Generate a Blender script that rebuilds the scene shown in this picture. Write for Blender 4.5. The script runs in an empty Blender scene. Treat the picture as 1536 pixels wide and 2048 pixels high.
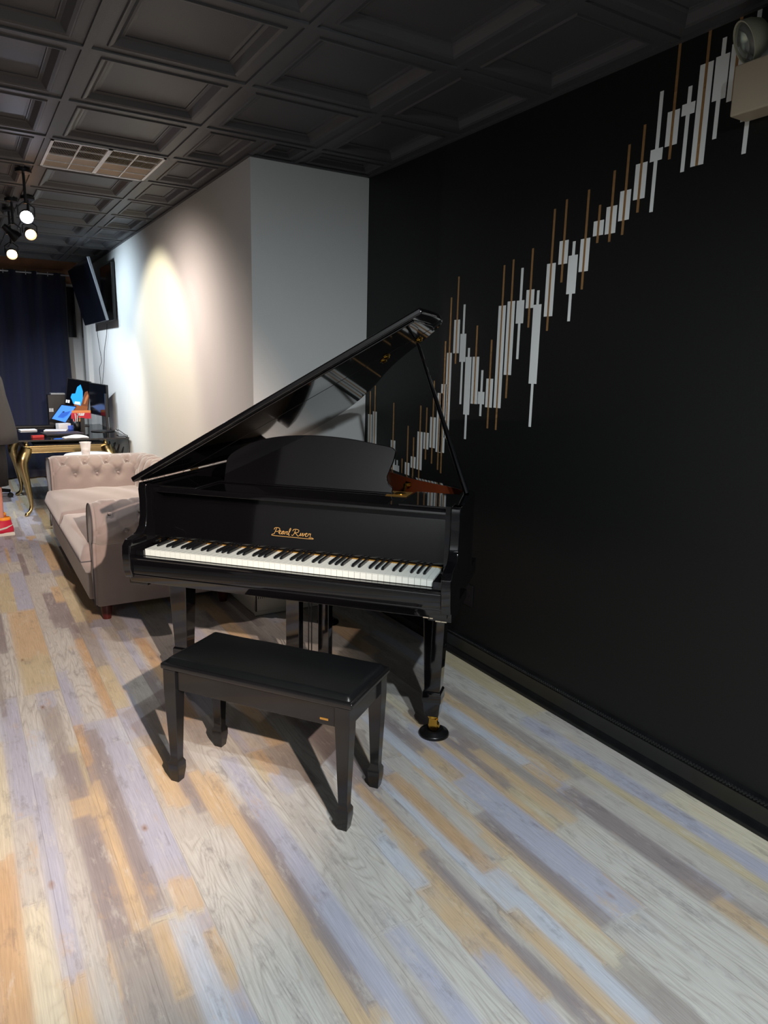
import bpy, bmesh, math, random
from mathutils import Vector, Matrix, Euler
random.seed(7)
PI = math.pi
R = math.radians
sc = bpy.context.scene
C = sc.collection

# ---------------------------------------------------------------- camera, world, exposure
YAW, PITCH, ROLL, FPX = 0.5453016, 0.2026376, 0.0231467, 1401.28
H = 1.5
fwd = Vector((math.sin(YAW)*math.cos(PITCH), math.cos(YAW)*math.cos(PITCH), -math.sin(PITCH)))
r0 = Vector((math.cos(YAW), -math.sin(YAW), 0)); u0 = r0.cross(fwd)
cr = math.cos(ROLL)*r0 + math.sin(ROLL)*u0
cu = -math.sin(ROLL)*r0 + math.cos(ROLL)*u0
cam = bpy.data.cameras.new('camera'); camo = bpy.data.objects.new('camera', cam); C.objects.link(camo)
camo.matrix_world = Matrix(((cr.x, cu.x, -fwd.x, 0), (cr.y, cu.y, -fwd.y, 0), (cr.z, cu.z, -fwd.z, H), (0, 0, 0, 1)))
cam.sensor_fit = 'VERTICAL'; cam.sensor_height = 36; cam.lens = 36*FPX/2048
cam.clip_start = 0.05; cam.clip_end = 100
sc.camera = camo
sc.view_settings.view_transform = 'Standard'; sc.view_settings.look = 'None'
sc.view_settings.gamma = 1; sc.view_settings.exposure = 0.0
sc.view_settings.use_curve_mapping = False
w = bpy.data.worlds.new('world'); sc.world = w; w.use_nodes = True
w.node_tree.nodes['Background'].inputs[0].default_value = (0.5, 0.55, 0.6, 1)
w.node_tree.nodes['Background'].inputs[1].default_value = 0.02

def spot(name, loc, target, power, col, size=60, blend=.5, radius=.035):
    l = bpy.data.lights.new(name, 'SPOT'); o = bpy.data.objects.new(name, l); C.objects.link(o)
    l.energy = power; l.color = col; l.spot_size = R(size); l.spot_blend = blend; l.shadow_soft_size = radius
    o.location = loc
    o.rotation_euler = (Vector(target)-Vector(loc)).to_track_quat('-Z', 'Y').to_euler()
    return o
def area(name, loc, target, power, col, sx, sy):
    l = bpy.data.lights.new(name, 'AREA'); o = bpy.data.objects.new(name, l); C.objects.link(o)
    l.shape = 'RECTANGLE'; l.size = sx; l.size_y = sy; l.energy = power; l.color = col
    o.location = loc
    o.rotation_euler = (Vector(target)-Vector(loc)).to_track_quat('-Z', 'Y').to_euler()
    return o
# ceiling spotlights behind the camera, on the same line as the heads in view
spot('spot_a', (0.72, -0.20, 2.45), (1.05, 2.00, 0.0), 180, (0.88, 0.95, 1.0), 116, .85, .025)
spot('spot_b', (0.70, 0.35, 2.45), (1.05, 2.00, 0.0), 90, (0.95, 0.98, 1.0), 116, .85, .025)
spot('spot_c', (0.47, -1.30, 2.40), (-0.12, 4.8, 0.0), 1350, (1.0, 0.76, 0.62), 44, .7, .025)
# added fill outside the frame, brightens the left wall mirrored in the piano lacquer
area('left_wall_fill', (-1.45, -0.3, 2.5), (-2.4, 0.1, 1.1), 30, (0.95, 0.98, 1.0), 1.0, 0.6)

# ---------------------------------------------------------------- helpers
def tagp(o, label=None, cat=None, group=None, kind=None):
    if label: o['label'] = label
    if cat: o['category'] = cat
    if group: o['group'] = group
    if kind: o['kind'] = kind
    return o
def thing(name, label, cat, loc=(0, 0, 0), rz=0, group=None, rot=None):
    o = bpy.data.objects.new(name, None); C.objects.link(o)
    o.location = loc; o.rotation_euler = rot if rot else (0, 0, rz); o.empty_display_size = .1
    return tagp(o, label, cat, group)
def obj(name, bm, m, parent=None, smooth=False, bevel=0, seg=2, loc=None, rot=None, auto=None):
    bmesh.ops.recalc_face_normals(bm, faces=bm.faces[:])
    me = bpy.data.meshes.new(name); bm.to_mesh(me); bm.free()
    o = bpy.data.objects.new(name, me); C.objects.link(o)
    if m is not None:
        for mm in (m if isinstance(m, (list, tuple)) else [m]): me.materials.append(mm)
    if parent: o.parent = parent
    if smooth:
        for p in me.polygons: p.use_smooth = True
    if bevel:
        b = o.modifiers.new('bevel', 'BEVEL'); b.width = bevel; b.segments = seg; b.limit_method = 'ANGLE'; b.angle_limit = R(35)
        for p in me.polygons: p.use_smooth = True
        b.harden_normals = False
        wn = o.modifiers.new('wn', 'WEIGHTED_NORMAL'); wn.keep_sharp = True
    if auto:
        for p in me.polygons: p.use_smooth = True
        e = o.modifiers.new('es', 'EDGE_SPLIT'); e.split_angle = R(auto)
    if loc: o.location = loc
    if rot: o.rotation_euler = rot
    return o
def struct(name, bm, m, **k):
    o = obj(name, bm, m, **k); o['kind'] = 'structure'; return o
def nb(): return bmesh.new()
def box(bm, x0, x1, y0, y1, z0, z1, M=None, mi=0):
    v = [bm.verts.new((x, y, z)) for x in (x0, x1) for y in (y0, y1) for z in (z0, z1)]
    fs = []
    for a in ((0, 1, 3, 2), (4, 6, 7, 5), (0, 4, 5, 1), (2, 3, 7, 6), (0, 2, 6, 4), (1, 5, 7, 3)):
        f = bm.faces.new([v[i] for i in a]); f.material_index = mi; fs.append(f)
    if M: bmesh.ops.transform(bm, matrix=M, verts=v)
    return v
def prism(bm, pts, a0, a1, axis='z', M=None, mi=0):
    """polygon pts extruded along axis. axis z: (x,y); axis x: (y,z); axis y: (x,z)"""
    def P(p, a):
        return {'z': (p[0], p[1], a), 'x': (a, p[0], p[1]), 'y': (p[0], a, p[1])}[axis]
    A = [bm.verts.new(P(p, a0)) for p in pts]; B = [bm.verts.new(P(p, a1)) for p in pts]
    n = len(pts)
    fs = [bm.faces.new(A), bm.faces.new(B[::-1])]
    for i in range(n):
        fs.append(bm.faces.new((A[i], A[(i+1) % n], B[(i+1) % n], B[i])))
    for f in fs: f.material_index = mi
    if M: bmesh.ops.transform(bm, matrix=M, verts=A+B)
    return A+B
def frames(pts):
    pts = [Vector(p) for p in pts]; T = []
    for i in range(len(pts)):
        a = pts[max(0, i-1)]; b = pts[min(len(pts)-1, i+1)]; T.append((b-a).normalized())
    up = Vector((0, 0, 1)) if abs(T[0].z) < .9 else Vector((1, 0, 0))
    Nn = []; n = (up - T[0]*up.dot(T[0])).normalized()
    for t in T:
        n = (n - t*n.dot(t)).normalized(); Nn.append(n)
    return pts, T, Nn
def tube(bm, pts, r, n=10, cap=True, sx=1, sy=1, M=None):
    pts, T, Nn = frames(pts); rings = []; allv = []
    for i, p in enumerate(pts):
        rr = r[i] if isinstance(r, (list, tuple)) else r
        b = T[i].cross(Nn[i]); ring = []
        for k in range(n):
            a = 2*PI*k/n
            ring.append(bm.verts.new(p + Nn[i]*math.cos(a)*rr*sx + b*math.sin(a)*rr*sy))
        rings.append(ring); allv += ring
    for i in range(len(rings)-1):
        for k in range(n):
            bm.faces.new((rings[i][k], rings[i][(k+1) % n], rings[i+1][(k+1) % n], rings[i+1][k]))
    if cap:
        bm.faces.new(rings[0]); bm.faces.new(rings[-1][::-1])
    if M: bmesh.ops.transform(bm, matrix=M, verts=allv)
    return allv
def lathe(bm, prof, n=32, M=None):
    """prof: list of (r,z)"""
    rings = []; allv = []
    for r, z in prof:
        if r < 1e-6:
            v = [bm.verts.new((0, 0, z))]
        else:
            v = [bm.verts.new((r*math.cos(2*PI*k/n), r*math.sin(2*PI*k/n), z)) for k in range(n)]
        rings.append(v); allv += v
    for a, b in zip(rings, rings[1:]):
        for k in range(n):
            k2 = (k+1) % n
            if len(a) == 1 and len(b) == 1: continue
            if len(a) == 1: bm.faces.new((a[0], b[k], b[k2]))
            elif len(b) == 1: bm.faces.new((a[k], a[k2], b[0]))
            else: bm.faces.new((a[k], a[k2], b[k2], b[k]))
    if M: bmesh.ops.transform(bm, matrix=M, verts=allv)
    return allv
def spline(pts, n=8, closed=False):
    P = [Vector(p) for p in pts]; out = []; m = len(P)
    rng = range(m if closed else m-1)
    for i in rng:
        p0 = P[(i-1) % m] if closed or i > 0 else P[0]
        p1 = P[i]; p2 = P[(i+1) % m]
        p3 = P[(i+2) % m] if closed or i+2 < m else P[-1]
        for k in range(n):
            t = k/n
            out.append(.5*((2*p1)+(-p0+p2)*t+(2*p0-5*p1+4*p2-p3)*t*t+(-p0+3*p1-3*p2+p3)*t**3))
    if not closed: out.append(P[-1])
    return out
def T(*a): return Matrix.Translation(a)
def RX(a): return Matrix.Rotation(R(a), 4, 'X')
def RY(a): return Matrix.Rotation(R(a), 4, 'Y')
def RZ(a): return Matrix.Rotation(R(a), 4, 'Z')
def lin(c):
    return tuple(((x/255)/12.92 if x/255 <= .04045 else ((x/255+.055)/1.055)**2.4) for x in c)

# ---------------------------------------------------------------- materials
def mat(name, srgb, rough=.5, metal=0, coat=0, bump=0, bscale=200, var=0, vscale=5, spec=.5, emit=None, estr=1, sheen=0, trans=0, ior=1.45, alpha=1):
    m = bpy.data.materials.new(name); m.use_nodes = True; nt = m.node_tree; b = nt.nodes['Principled BSDF']
    c = lin(srgb)
    b.inputs['Base Color'].default_value = (*c, 1); b.inputs['Roughness'].default_value = rough
    b.inputs['Metallic'].default_value = metal; b.inputs['Coat Weight'].default_value = coat
    b.inputs['Specular IOR Level'].default_value = spec; b.inputs['IOR'].default_value = ior
    b.inputs['Sheen Weight'].default_value = sheen; b.inputs['Transmission Weight'].default_value = trans
    b.inputs['Coat Roughness'].default_value = .03
    if emit: b.inputs['Emission Color'].default_value = (*lin(emit), 1); b.inputs['Emission Strength'].default_value = estr
    if bump or var:
        tc = nt.nodes.new('ShaderNodeTexCoord')
    if bump:
        n = nt.nodes.new('ShaderNodeTexNoise'); n.inputs['Scale'].default_value = bscale; n.inputs['Detail'].default_value = 4
        bp = nt.nodes.new('ShaderNodeBump'); bp.inputs['Strength'].default_value = bump; bp.inputs['Distance'].default_value = .002
        nt.links.new(tc.outputs['Object'], n.inputs['Vector']); nt.links.new(n.outputs['Fac'], bp.inputs['Height'])
        nt.links.new(bp.outputs['Normal'], b.inputs['Normal'])
    if var:
        n = nt.nodes.new('ShaderNodeTexNoise'); n.inputs['Scale'].default_value = vscale; n.inputs['Detail'].default_value = 5
        mx = nt.nodes.new('ShaderNodeMix'); mx.data_type = 'RGBA'
        mx.inputs[6].default_value = (*[x*(1-var) for x in c], 1); mx.inputs[7].default_value = (*[min(1, x*(1+var)) for x in c], 1)
        nt.links.new(tc.outputs['Object'], n.inputs['Vector']); nt.links.new(n.outputs['Fac'], mx.inputs[0])
        nt.links.new(mx.outputs[2], b.inputs['Base Color'])
    return m
M_ = {}
M_['lacquer'] = mat('black_lacquer', (9, 9, 11), .06, coat=.6, var=.3, vscale=3, spec=.6)
M_['lacquer2'] = mat('black_satin_wood', (17, 18, 20), .22, coat=.2, var=.35, vscale=9)
M_['leather'] = mat('black_leatherette', (12, 15, 17), .3, bump=.15, bscale=350, var=.3, vscale=10, spec=.55)
M_['ivory'] = mat('key_white', (206, 216, 212), .25)
M_['ebony'] = mat('key_black', (16, 17, 19), .28)
M_['brass'] = mat('brass', (225, 180, 80), .18, metal=1)
M_['gilt'] = mat('gilt_metal', (190, 168, 120), .26, metal=1, bump=.15, bscale=60)
M_['iron'] = mat('bronze_iron_plate', (200, 155, 80), .35, metal=.8)
M_['plate'] = mat('dark_iron_plate', (58, 46, 30), .4, metal=.6)
M_['mahog'] = mat('mahogany_inner_rim', (104, 48, 26), .12, coat=.7, var=.3, vscale=6)
M_['whitewall'] = mat('white_wall_paint', (212, 214, 212), .75, bump=.35, bscale=160)
M_['blackwall'] = mat('black_wall_paint', (13, 14, 14), .55, bump=.3, bscale=150, var=.15, vscale=2)
M_['blacktrim'] = mat('black_gloss_trim', (22, 23, 24), .2, var=.5, vscale=18)
M_['ceil'] = mat('ceiling_charcoal', (74, 75, 78), .5, bump=.25, bscale=300, var=.12, vscale=4)
M_['sidewall'] = mat('grey_side_wall', (205, 205, 205), .8)
M_['darkside'] = mat('dark_side_wall', (30, 30, 32), .8)
M_['candle'] = mat('white_decal', (236, 240, 238), .5)
M_['velvet'] = mat('grey_velvet', (146, 134, 130), .85, sheen=.6, bump=.2, bscale=90, var=.12, vscale=12)
M_['piping'] = mat('dark_piping', (80, 76, 78), .8)
M_['foot'] = mat('dark_red_wood', (70, 22, 18), .4)
M_['rubber'] = mat('black_rubber', (18, 18, 19), .3, var=.4, vscale=30)
M_['plastic'] = mat('black_plastic', (18, 19, 22), .4)
M_['screenoff'] = mat('switched_off_screen', (10, 12, 18), .12)
M_['silver'] = mat('silver_plastic', (128, 133, 140), .35, metal=.5)
M_['white'] = mat('white_plastic', (228, 230, 232), .45)
M_['cream'] = mat('cream_enamel', (180, 168, 146), .5)
M_['navy'] = mat('navy_curtain', (27, 33, 62), .85, sheen=.3, bump=.3, bscale=250)
M_['brownwall'] = mat('brown_wood_soffit', (168, 122, 92), .6, var=.4, vscale=7)
M_['chrome'] = mat('chrome', (215, 215, 220), .35, metal=.25)
M_['paper'] = mat('paper_white', (225, 226, 230), .8)
M_['red'] = mat('red_plastic', (170, 50, 50), .5)
M_['cable'] = mat('cable_black', (20, 20, 22), .5)
M_['hoodie'] = mat('charcoal_cotton', (62, 60, 60), .95, bump=.3, bscale=120, var=.1, vscale=8)
M_['shorts'] = mat('black_shorts', (24, 22, 24), .8, var=.5, vscale=30)
M_['skin'] = mat('skin', (205, 140, 122), .55)
M_['hair'] = mat('dark_hair', (40, 28, 22), .7)
M_['shoered'] = mat('shoe_red', (196, 32, 62), .5)
M_['shoeorange'] = mat('shoe_orange', (240, 150, 40), .5)
M_['shoewhite'] = mat('shoe_white', (205, 200, 190), .6)
M_['ventgrid'] = mat('vent_metal', (214, 202, 184), .5)
M_['dark'] = mat('dark_void', (8, 8, 8), .9)
M_['greybox'] = mat('off_white_enamel', (205, 203, 192), .5)
M_['lens'] = mat('lens_glass', (225, 232, 228), .05, trans=.9)
M_['reflector'] = mat('lamp_reflector', (190, 195, 185), .2, metal=1, bump=.8, bscale=60)
M_['bulbcool'] = mat('bulb_cool', (255, 255, 255), .5, emit=(225, 230, 255), estr=60)
M_['bulbwarm'] = mat('bulb_warm', (255, 220, 180), .5, emit=(255, 190, 130), estr=25)

def foil():
    m = mat('copper_gold_foil', (196, 152, 100), .45, metal=.62); nt = m.node_tree; b = nt.nodes['Principled BSDF']
    tc = nt.nodes.new('ShaderNodeTexCoord'); n = nt.nodes.new('ShaderNodeTexNoise'); n.inputs['Scale'].default_value = 55; n.inputs['Detail'].default_value = 3
    bp = nt.nodes.new('ShaderNodeBump'); bp.inputs['Strength'].default_value = 1; bp.inputs['Distance'].default_value = .006
    nt.links.new(tc.outputs['Object'], n.inputs['Vector']); nt.links.new(n.outputs['Fac'], bp.inputs['Height']); nt.links.new(bp.outputs['Normal'], b.inputs['Normal'])
    return m
M_['foil'] = foil()
def glass_mat(name, tint, rough=.02, ratio=.8):
    m = bpy.data.materials.new(name); m.use_nodes = True; nt = m.node_tree; nt.nodes.clear()
    o = nt.nodes.new('ShaderNodeOutputMaterial'); mx = nt.nodes.new('ShaderNodeMixShader')
    t = nt.nodes.new('ShaderNodeBsdfTransparent'); g = nt.nodes.new('ShaderNodeBsdfGlossy')
    t.inputs[0].default_value = (*lin(tint), 1); g.inputs['Roughness'].default_value = rough
    fr = nt.nodes.new('ShaderNodeFresnel'); fr.inputs[0].default_value = 1.5
    nt.links.new(fr.outputs[0], mx.inputs[0]); nt.links.new(t.outputs[0], mx.inputs[1]); nt.links.new(g.outputs[0], mx.inputs[2])
    nt.links.new(mx.outputs[0], o.inputs[0]); return m
M_['deskglass'] = glass_mat('desk_glass', (120, 135, 140))
M_['cupplastic'] = mat('clear_cup_plastic', (235, 232, 232), .2); M_['cupplastic'].node_tree.nodes['Principled BSDF'].inputs['Alpha'].default_value = .38

# floor: printed vinyl planks, each plank split in weathered strips
def floor_mat():
    m = bpy.data.materials.new('weathered_plank_vinyl'); m.use_nodes = True; nt = m.node_tree; L = nt.links
    b = nt.nodes['Principled BSDF']; b.inputs['Roughness'].default_value = .45; b.inputs['Specular IOR Level'].default_value = .3
    geo = nt.nodes.new('ShaderNodeNewGeometry'); sep = nt.nodes.new('ShaderNodeSeparateXYZ'); L.new(geo.outputs['Position'], sep.inputs[0])
    def mth(op, a, bb=None, c=None, clamp=False):
        n = nt.nodes.new('ShaderNodeMath'); n.operation = op; n.use_clamp = clamp
        for i, v in enumerate((a, bb, c)):
            if v is None: continue
            if isinstance(v, (int, float)): n.inputs[i].default_value = v
            else: L.new(v, n.inputs[i])
        return n.outputs[0]
    def comb(x, y, z=0):
        n = nt.nodes.new('ShaderNodeCombineXYZ')
        for i, v in enumerate((x, y, z)):
            if isinstance(v, (int, float)): n.inputs[i].default_value = v
            else: L.new(v, n.inputs[i])
        return n.outputs[0]
    def noise(vec, det=3, rough=.5, dist=0):
        n = nt.nodes.new('ShaderNodeTexNoise'); n.inputs['Scale'].default_value = 1; n.inputs['Detail'].default_value = det
        n.inputs['Roughness'].default_value = rough; n.inputs['Distortion'].default_value = dist; L.new(vec, n.inputs['Vector']); return n.outputs['Fac']
    def mix(f, a, c, mode='MIX'):
        n = nt.nodes.new('ShaderNodeMix'); n.data_type = 'RGBA'; n.blend_type = mode
        for i, v in ((0, f), (6, a), (7, c)):
            if isinstance(v, (int, float)): n.inputs[i].default_value = v
            elif isinstance(v, tuple): n.inputs[i].default_value = v
            else: L.new(v, n.inputs[i])
        return n.outputs[2]
    at = nt.nodes.new('ShaderNodeAttribute'); at.attribute_name = 'plank_print'
    a2 = nt.nodes.new('ShaderNodeAttribute'); a2.attribute_name = 'plank_data'; s2_ = nt.nodes.new('ShaderNodeSeparateXYZ'); L.new(a2.outputs['Vector'], s2_.inputs[0])
    ring, seam, idn = s2_.outputs[0], s2_.outputs[1], s2_.outputs[2]
    col = at.outputs['Color']; x, y = sep.outputs[0], sep.outputs[1]
    # ragged print edges between tones
    # growth-ring lines: contour bands of a stretched noise
    h = noise(comb(mth('MULTIPLY', x, 11), mth('MULTIPLY', y, 1.1), mth('MULTIPLY', idn, 31)), 2, .45, .5)
    bands = mth('PINGPONG', mth('MULTIPLY', h, 17), .5)
    line = mth('POWER', mth('SUBTRACT', 1, mth('MULTIPLY', bands, 2)), 3)
    brk = noise(comb(mth('MULTIPLY', x, 60), mth('MULTIPLY', y, 9), 3), 3, .6)
    col = mix(mth('MULTIPLY', mth('MULTIPLY', line, ring), mth('MULTIPLY', brk, 1.0)), col, (*lin((112, 98, 88)), 1))
    # fine grain
    g2 = noise(comb(mth('MULTIPLY', x, 230), mth('MULTIPLY', y, 7), 2.0), 4, .65)
    gr = mth('ADD', .62, mth('MULTIPLY', g2, .72))
    col = mix(1, col, comb(gr, gr, gr), 'MULTIPLY')
    # smoky dark wear, pale wear, tan rub
    def wear(sx, sy, z, lo, gain, amt, c):
        nonlocal col
        n = noise(comb(mth('MULTIPLY', x, sx), mth('MULTIPLY', y, sy), mth('ADD', z, mth('MULTIPLY', idn, 9))), 7, .72)
        f = mth('MULTIPLY', mth('MULTIPLY', mth('SUBTRACT', n, lo), gain, clamp=True), amt)
        col = mix(f, col, (*lin(c), 1))
    wear(16, 5, 5, .54, 7, .50, (112, 106, 108))
    wear(22, 6, 15, .56, 7, .45, (214, 212, 204))
    wear(12, 4, 25, .58, 7, .5, (198, 170, 132))
    # knots
    vo = nt.nodes.new('ShaderNodeTexVoronoi'); vo.inputs['Scale'].default_value = 1; L.new(comb(mth('MULTIPLY', x, 6.5), mth('MULTIPLY', y, 2.9), 0), vo.inputs['Vector'])
    kd = mth('ADD', vo.outputs['Distance'], mth('MULTIPLY', noise(comb(mth('MULTIPLY', x, 60), mth('MULTIPLY', y, 30), 0), 3), .06))
    kn = mth('MULTIPLY', mth('SUBTRACT', .115, kd), 18, clamp=True)
    col = mix(mth('MULTIPLY', kn, .6), col, (*lin((150, 116, 88)), 1))
    kc = mth('MULTIPLY', mth('SUBTRACT', .062, kd), 40, clamp=True)
    col = mix(mth('MULTIPLY', kc, .6), col, (*lin((96, 82, 74)), 1))
    W = .1825
    fx = mth('FRACT', mth('DIVIDE', mth('ADD', x, 20*W-.117), W)); ex = mth('MINIMUM', fx, mth('SUBTRACT', 1, fx))
    col = mix(mth('MULTIPLY', mth('LESS_THAN', ex, .006), .30), col, (*lin((92, 84, 80)), 1))
    L.new(col, b.inputs['Base Color'])
    bp = nt.nodes.new('ShaderNodeBump'); bp.inputs['Strength'].default_value = .1; bp.inputs['Distance'].default_value = .001
    L.new(g2, bp.inputs['Height']); L.new(bp.outputs[0], b.inputs['Normal'])
    return m
M_['floor'] = floor_mat()

# ---------------------------------------------------------------- room shell
XW, XB, YB, YF, YN, XL, ZC = 2.196, 1.457, 3.875, 10.15, -3.0, -2.4, 2.6
# floor: vinyl planks 0.1825 m wide; every plank is printed with narrower weathered strips
from mathutils import noise as mnoise
PAL = {'B': (174, 178, 196), 'P': (192, 200, 212), 'T': (202, 177, 140), 'Y': (210, 204, 180), 'D': (142, 134, 135), 'G': (160, 155, 150), 'W': (200, 200, 194), 'O': (194, 162, 124), 'M': (190, 188, 182), 'K': (196, 184, 150)}
PL = {k: lin(tuple(.87*a+.13*b for a, b in zip(v, (184, 179, 174)))) for k, v in PAL.items()}
STR = [  # x0, x1, y0, y1, tone : read off the photographed floor
    (-.05, .03, 1.3, 2.2, 'O'), (.03, .10, .8, 1.95, 'Y'), (.03, .10, 1.95, 2.4, 'M'), (.10, .155, 1.64, 2.65, 'B'), (.10, .155, 1.25, 1.62, 'T'), (.155, .21, 1.0, 2.6, 'M'),
    (.21, .285, 1.72, 2.75, 'D'), (.21, .285, 2.30, 2.42, 'T'), (.285, .328, 1.72, 2.5, 'T'), (.328, .385, 1.75, 2.9, 'D'), (.385, .465, 1.86, 2.75, 'B'), (.40, .483, 1.72, 1.86, 'T'),
    (.50, .575, 2.2, 2.65, 'T'), (.575, .615, 2.12, 2.6, 'D'), (.615, .665, 2.03, 2.4, 'T'), (.483, .625, .9, 2.03, 'W'), (.625, .66, .9, 2.03, 'M'), (.66, .712, 1.0, 2.36, 'T'), (.706, .748, 1.2, 2.1, 'D'), (.748, .815, 1.1, 2.43, 'B'), (.815, .85, 1.2, 2.6, 'W'),
    (.22, .33, .9, 1.71, 'G'), (.33, .375, 1.45, 1.71, 'T'), (.33, .375, .9, 1.45, 'G'), (.375, .44, .9, 1.70, 'P'), (.44, .483, 1.63, 1.71, 'B'), (.44, .483, 1.42, 1.63, 'T'), (.44, .483, .9, 1.42, 'B'),
    (.85, .90, 1.38, 2.1, 'M'), (.90, 1.03, 1.38, 2.1, 'W'), (.83, .87, .7, 1.38, 'M'), (.87, .93, .8, 1.38, 'B'), (.93, 1.03, .8, 1.38, 'W'),
    (1.03, 1.095, 1.47, 1.725, 'P'), (1.03, 1.095, 1.725, 2.2, 'W'), (1.03, 1.09, 1.2, 1.47, 'T'), (1.03, 1.10, .6, 1.2, 'B'), (1.09, 1.132, 1.0, 1.75, 'T'), (1.128, 1.168, 1.17, 1.6, 'D'),
    (1.168, 1.212, 1.05, 1.95, 'M'), (1.19, 1.245, .8, 1.28, 'T'), (1.212, 1.245, 1.28, 2.0, 'P'), (1.245, 1.31, 1.43, 2.02, 'O'), (1.31, 1.345, 1.45, 2.1, 'M'), (1.245, 1.31, .8, 1.43, 'P'),
    (1.325, 1.385, 1.0, 1.46, 'Y'), (1.30, 1.395, .4, 1.0, 'G'), (1.375, 1.402, 1.1, 2.0, 'T'), (1.402, 1.45, 1.10, 1.68, 'D'), (1.45, 1.565, 1.10, 1.87, 'B'), (1.52, 1.59, 1.87, 2.3, 'B'), (1.45, 1.52, 1.87, 2.1, 'T'),
    (1.565, 1.60, 1.48, 2.4, 'T'), (1.60, 1.64, 1.72, 2.4, 'D'), (1.64, 1.70, 1.48, 2.0, 'T'), (1.60, 1.64, 1.48, 1.72, 'K'), (1.70, 1.75, 1.5, 2.3, 'G'), (1.75, 1.812, 1.82, 2.4, 'P'), (1.75, 1.80, 1.65, 1.82, 'T'), (1.812, 1.87, 1.66, 2.6, 'T'),
    (1.87, 1.94, 1.6, 2.5, 'G'), (1.98, 2.06, .8, 2.1, 'B'), (1.93, 1.98, .9, 1.75, 'K'), (1.84, 1.93, .9, 1.66, 'M'), (1.74, 1.835, 1.0, 1.62, 'D'), (1.74, 1.80, .8, 1.0, 'T'), (1.577, 1.74, .7, 1.47, 'W'), (1.395, 1.577, .5, 1.10, 'W'),
    (2.06, 2.2, .9, 1.42, 'Y'), (2.06, 2.2, 1.42, 2.1, 'M'), (1.94, 2.06, 2.1, 2.8, 'W'), (2.06, 2.2, 2.1, 2.9, 'K'),
]
FW = .1825; rnd = random.Random(11); plank_cache = {}
def plank(i, j):
    if (i, j) not in plank_cache:
        n = rnd.choice((2, 3, 3, 4)); cuts = sorted(rnd.uniform(.15, .85) for _ in range(n-1)); st = []
        for q in range(n):
            segs = []; y = 0
            while y < 1.22:
                l = rnd.uniform(.35, 1.1); segs.append((y, y+l, rnd.choice('BBBPTTYDDGGWWMMMWOK'))); y += l
            st.append(segs)
        plank_cache[i, j] = (cuts, st, rnd.random())
    return plank_cache[i, j]
offs = {}
def floor_tone(x, y):
    i = math.floor((x-.117)/FW)
    if i not in offs: offs[i] = random.Random(i*7+3).uniform(0, 1.22)
    j = math.floor((y+offs[i])/1.22)
    jx = x+.004*mnoise.noise((x*9, y*7, 1.3)); jy = y+.022*mnoise.noise((x*40, y*3, 7.7))
    cuts, st, pid = plank(i, j)
    for (x0, x1, y0, y1, c) in reversed(STR):
        if x0-.0 <= jx < x1 and y0 <= jy < y1:
            k = x0*13.7+y0*5.1
            return PL[c], (.62 if c == 'W' else .25 if c in 'GMYO' else .06), (k % 1)
    fx = ((jx-.117)/FW-i); q = sum(fx > c for c in cuts)
    ly = (jy+offs[i])-j*1.22; tone = st[q][-1][2]
    for a, b, c in st[q]:
        if a <= ly < b: tone = c; break
    return PL[tone], (.62 if tone == 'W' else .25 if tone in 'GMYO' else .06), pid
def steps(a, b, fa, fb, fine, coarse):
    v = [a]
    while v[-1] < b-1e-6:
        v.append(min(b, v[-1]+(fine if fa <= v[-1] < fb else coarse)))
    return v
xs = steps(XL, XW+.1, -.75, 3, .0076, .02); ys = steps(YN, YF+.1, .35, 4.5, .022, .06)
nx_, ny_ = len(xs), len(ys)
verts = [(x, y, 0) for x in xs for y in ys]
faces = [(a*ny_+b, (a+1)*ny_+b, (a+1)*ny_+b+1, a*ny_+b+1) for a in range(nx_-1) for b in range(ny_-1)]
me = bpy.data.meshes.new('floor'); me.from_pydata(verts, [], faces); me.materials.append(M_['floor'])
ca = me.attributes.new('plank_print', 'FLOAT_COLOR', 'POINT'); va = me.attributes.new('plank_data', 'FLOAT_VECTOR', 'POINT')
cb, vb = [], []
for v in verts:
    c, rg, pid = floor_tone(v[0], v[1])
    if v[0] > -.75 and .35 < v[1] < 4.5:
        pk = math.floor((v[0]-.117)/FW); acc = [0, 0, 0]; nn_ = 0
        for dx_, dy_ in ((.011, .05), (-.011, -.05), (.006, -.10), (-.006, .10), (.018, 0), (-.018, 0)):
            if math.floor((v[0]+dx_-.117)/FW) != pk: continue
            c2 = floor_tone(v[0]+dx_, v[1]+dy_)[0]; acc = [p_+q_ for p_, q_ in zip(acc, c2)]; nn_ += 1
        if nn_: c = [.5*p_+.5*q_/nn_ for p_, q_ in zip(c, acc)]
    cb += [c[0], c[1], c[2], 1]; vb += [rg, 0, pid]
ca.data.foreach_set('color', cb); va.data.foreach_set('vector', vb)
fl = bpy.data.objects.new('floor', me); C.objects.link(fl); fl['kind'] = 'structure'

bm = nb(); box(bm, XW, XW+.1, YN, YB+.1, 0, ZC+.1); struct('wall_right', bm, M_['blackwall'])
bm = nb(); box(bm, XB, XW-.001, YB, YF, 0, ZC+.28); struct('wall_boxed', bm, M_['whitewall'])
bm = nb(); box(bm, XL-.1, XL, YN, 1.75, 0, ZC+.1); box(bm, XL-.1, XL, 1.75, YF+.1, 0, ZC+.3, mi=1); struct('wall_left', bm, [M_['sidewall'], M_['darkside']])
bm = nb(); box(bm, XL-.1, XW+.1, YN-.1, YN, 0, ZC+.1); struct('wall_back', bm, M_['darkside'])
bm = nb(); box(bm, XL, XB-.001, YF, YF+.1, 0, ZC+.28); struct('wall_far', bm, M_['brownwall'])
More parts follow.
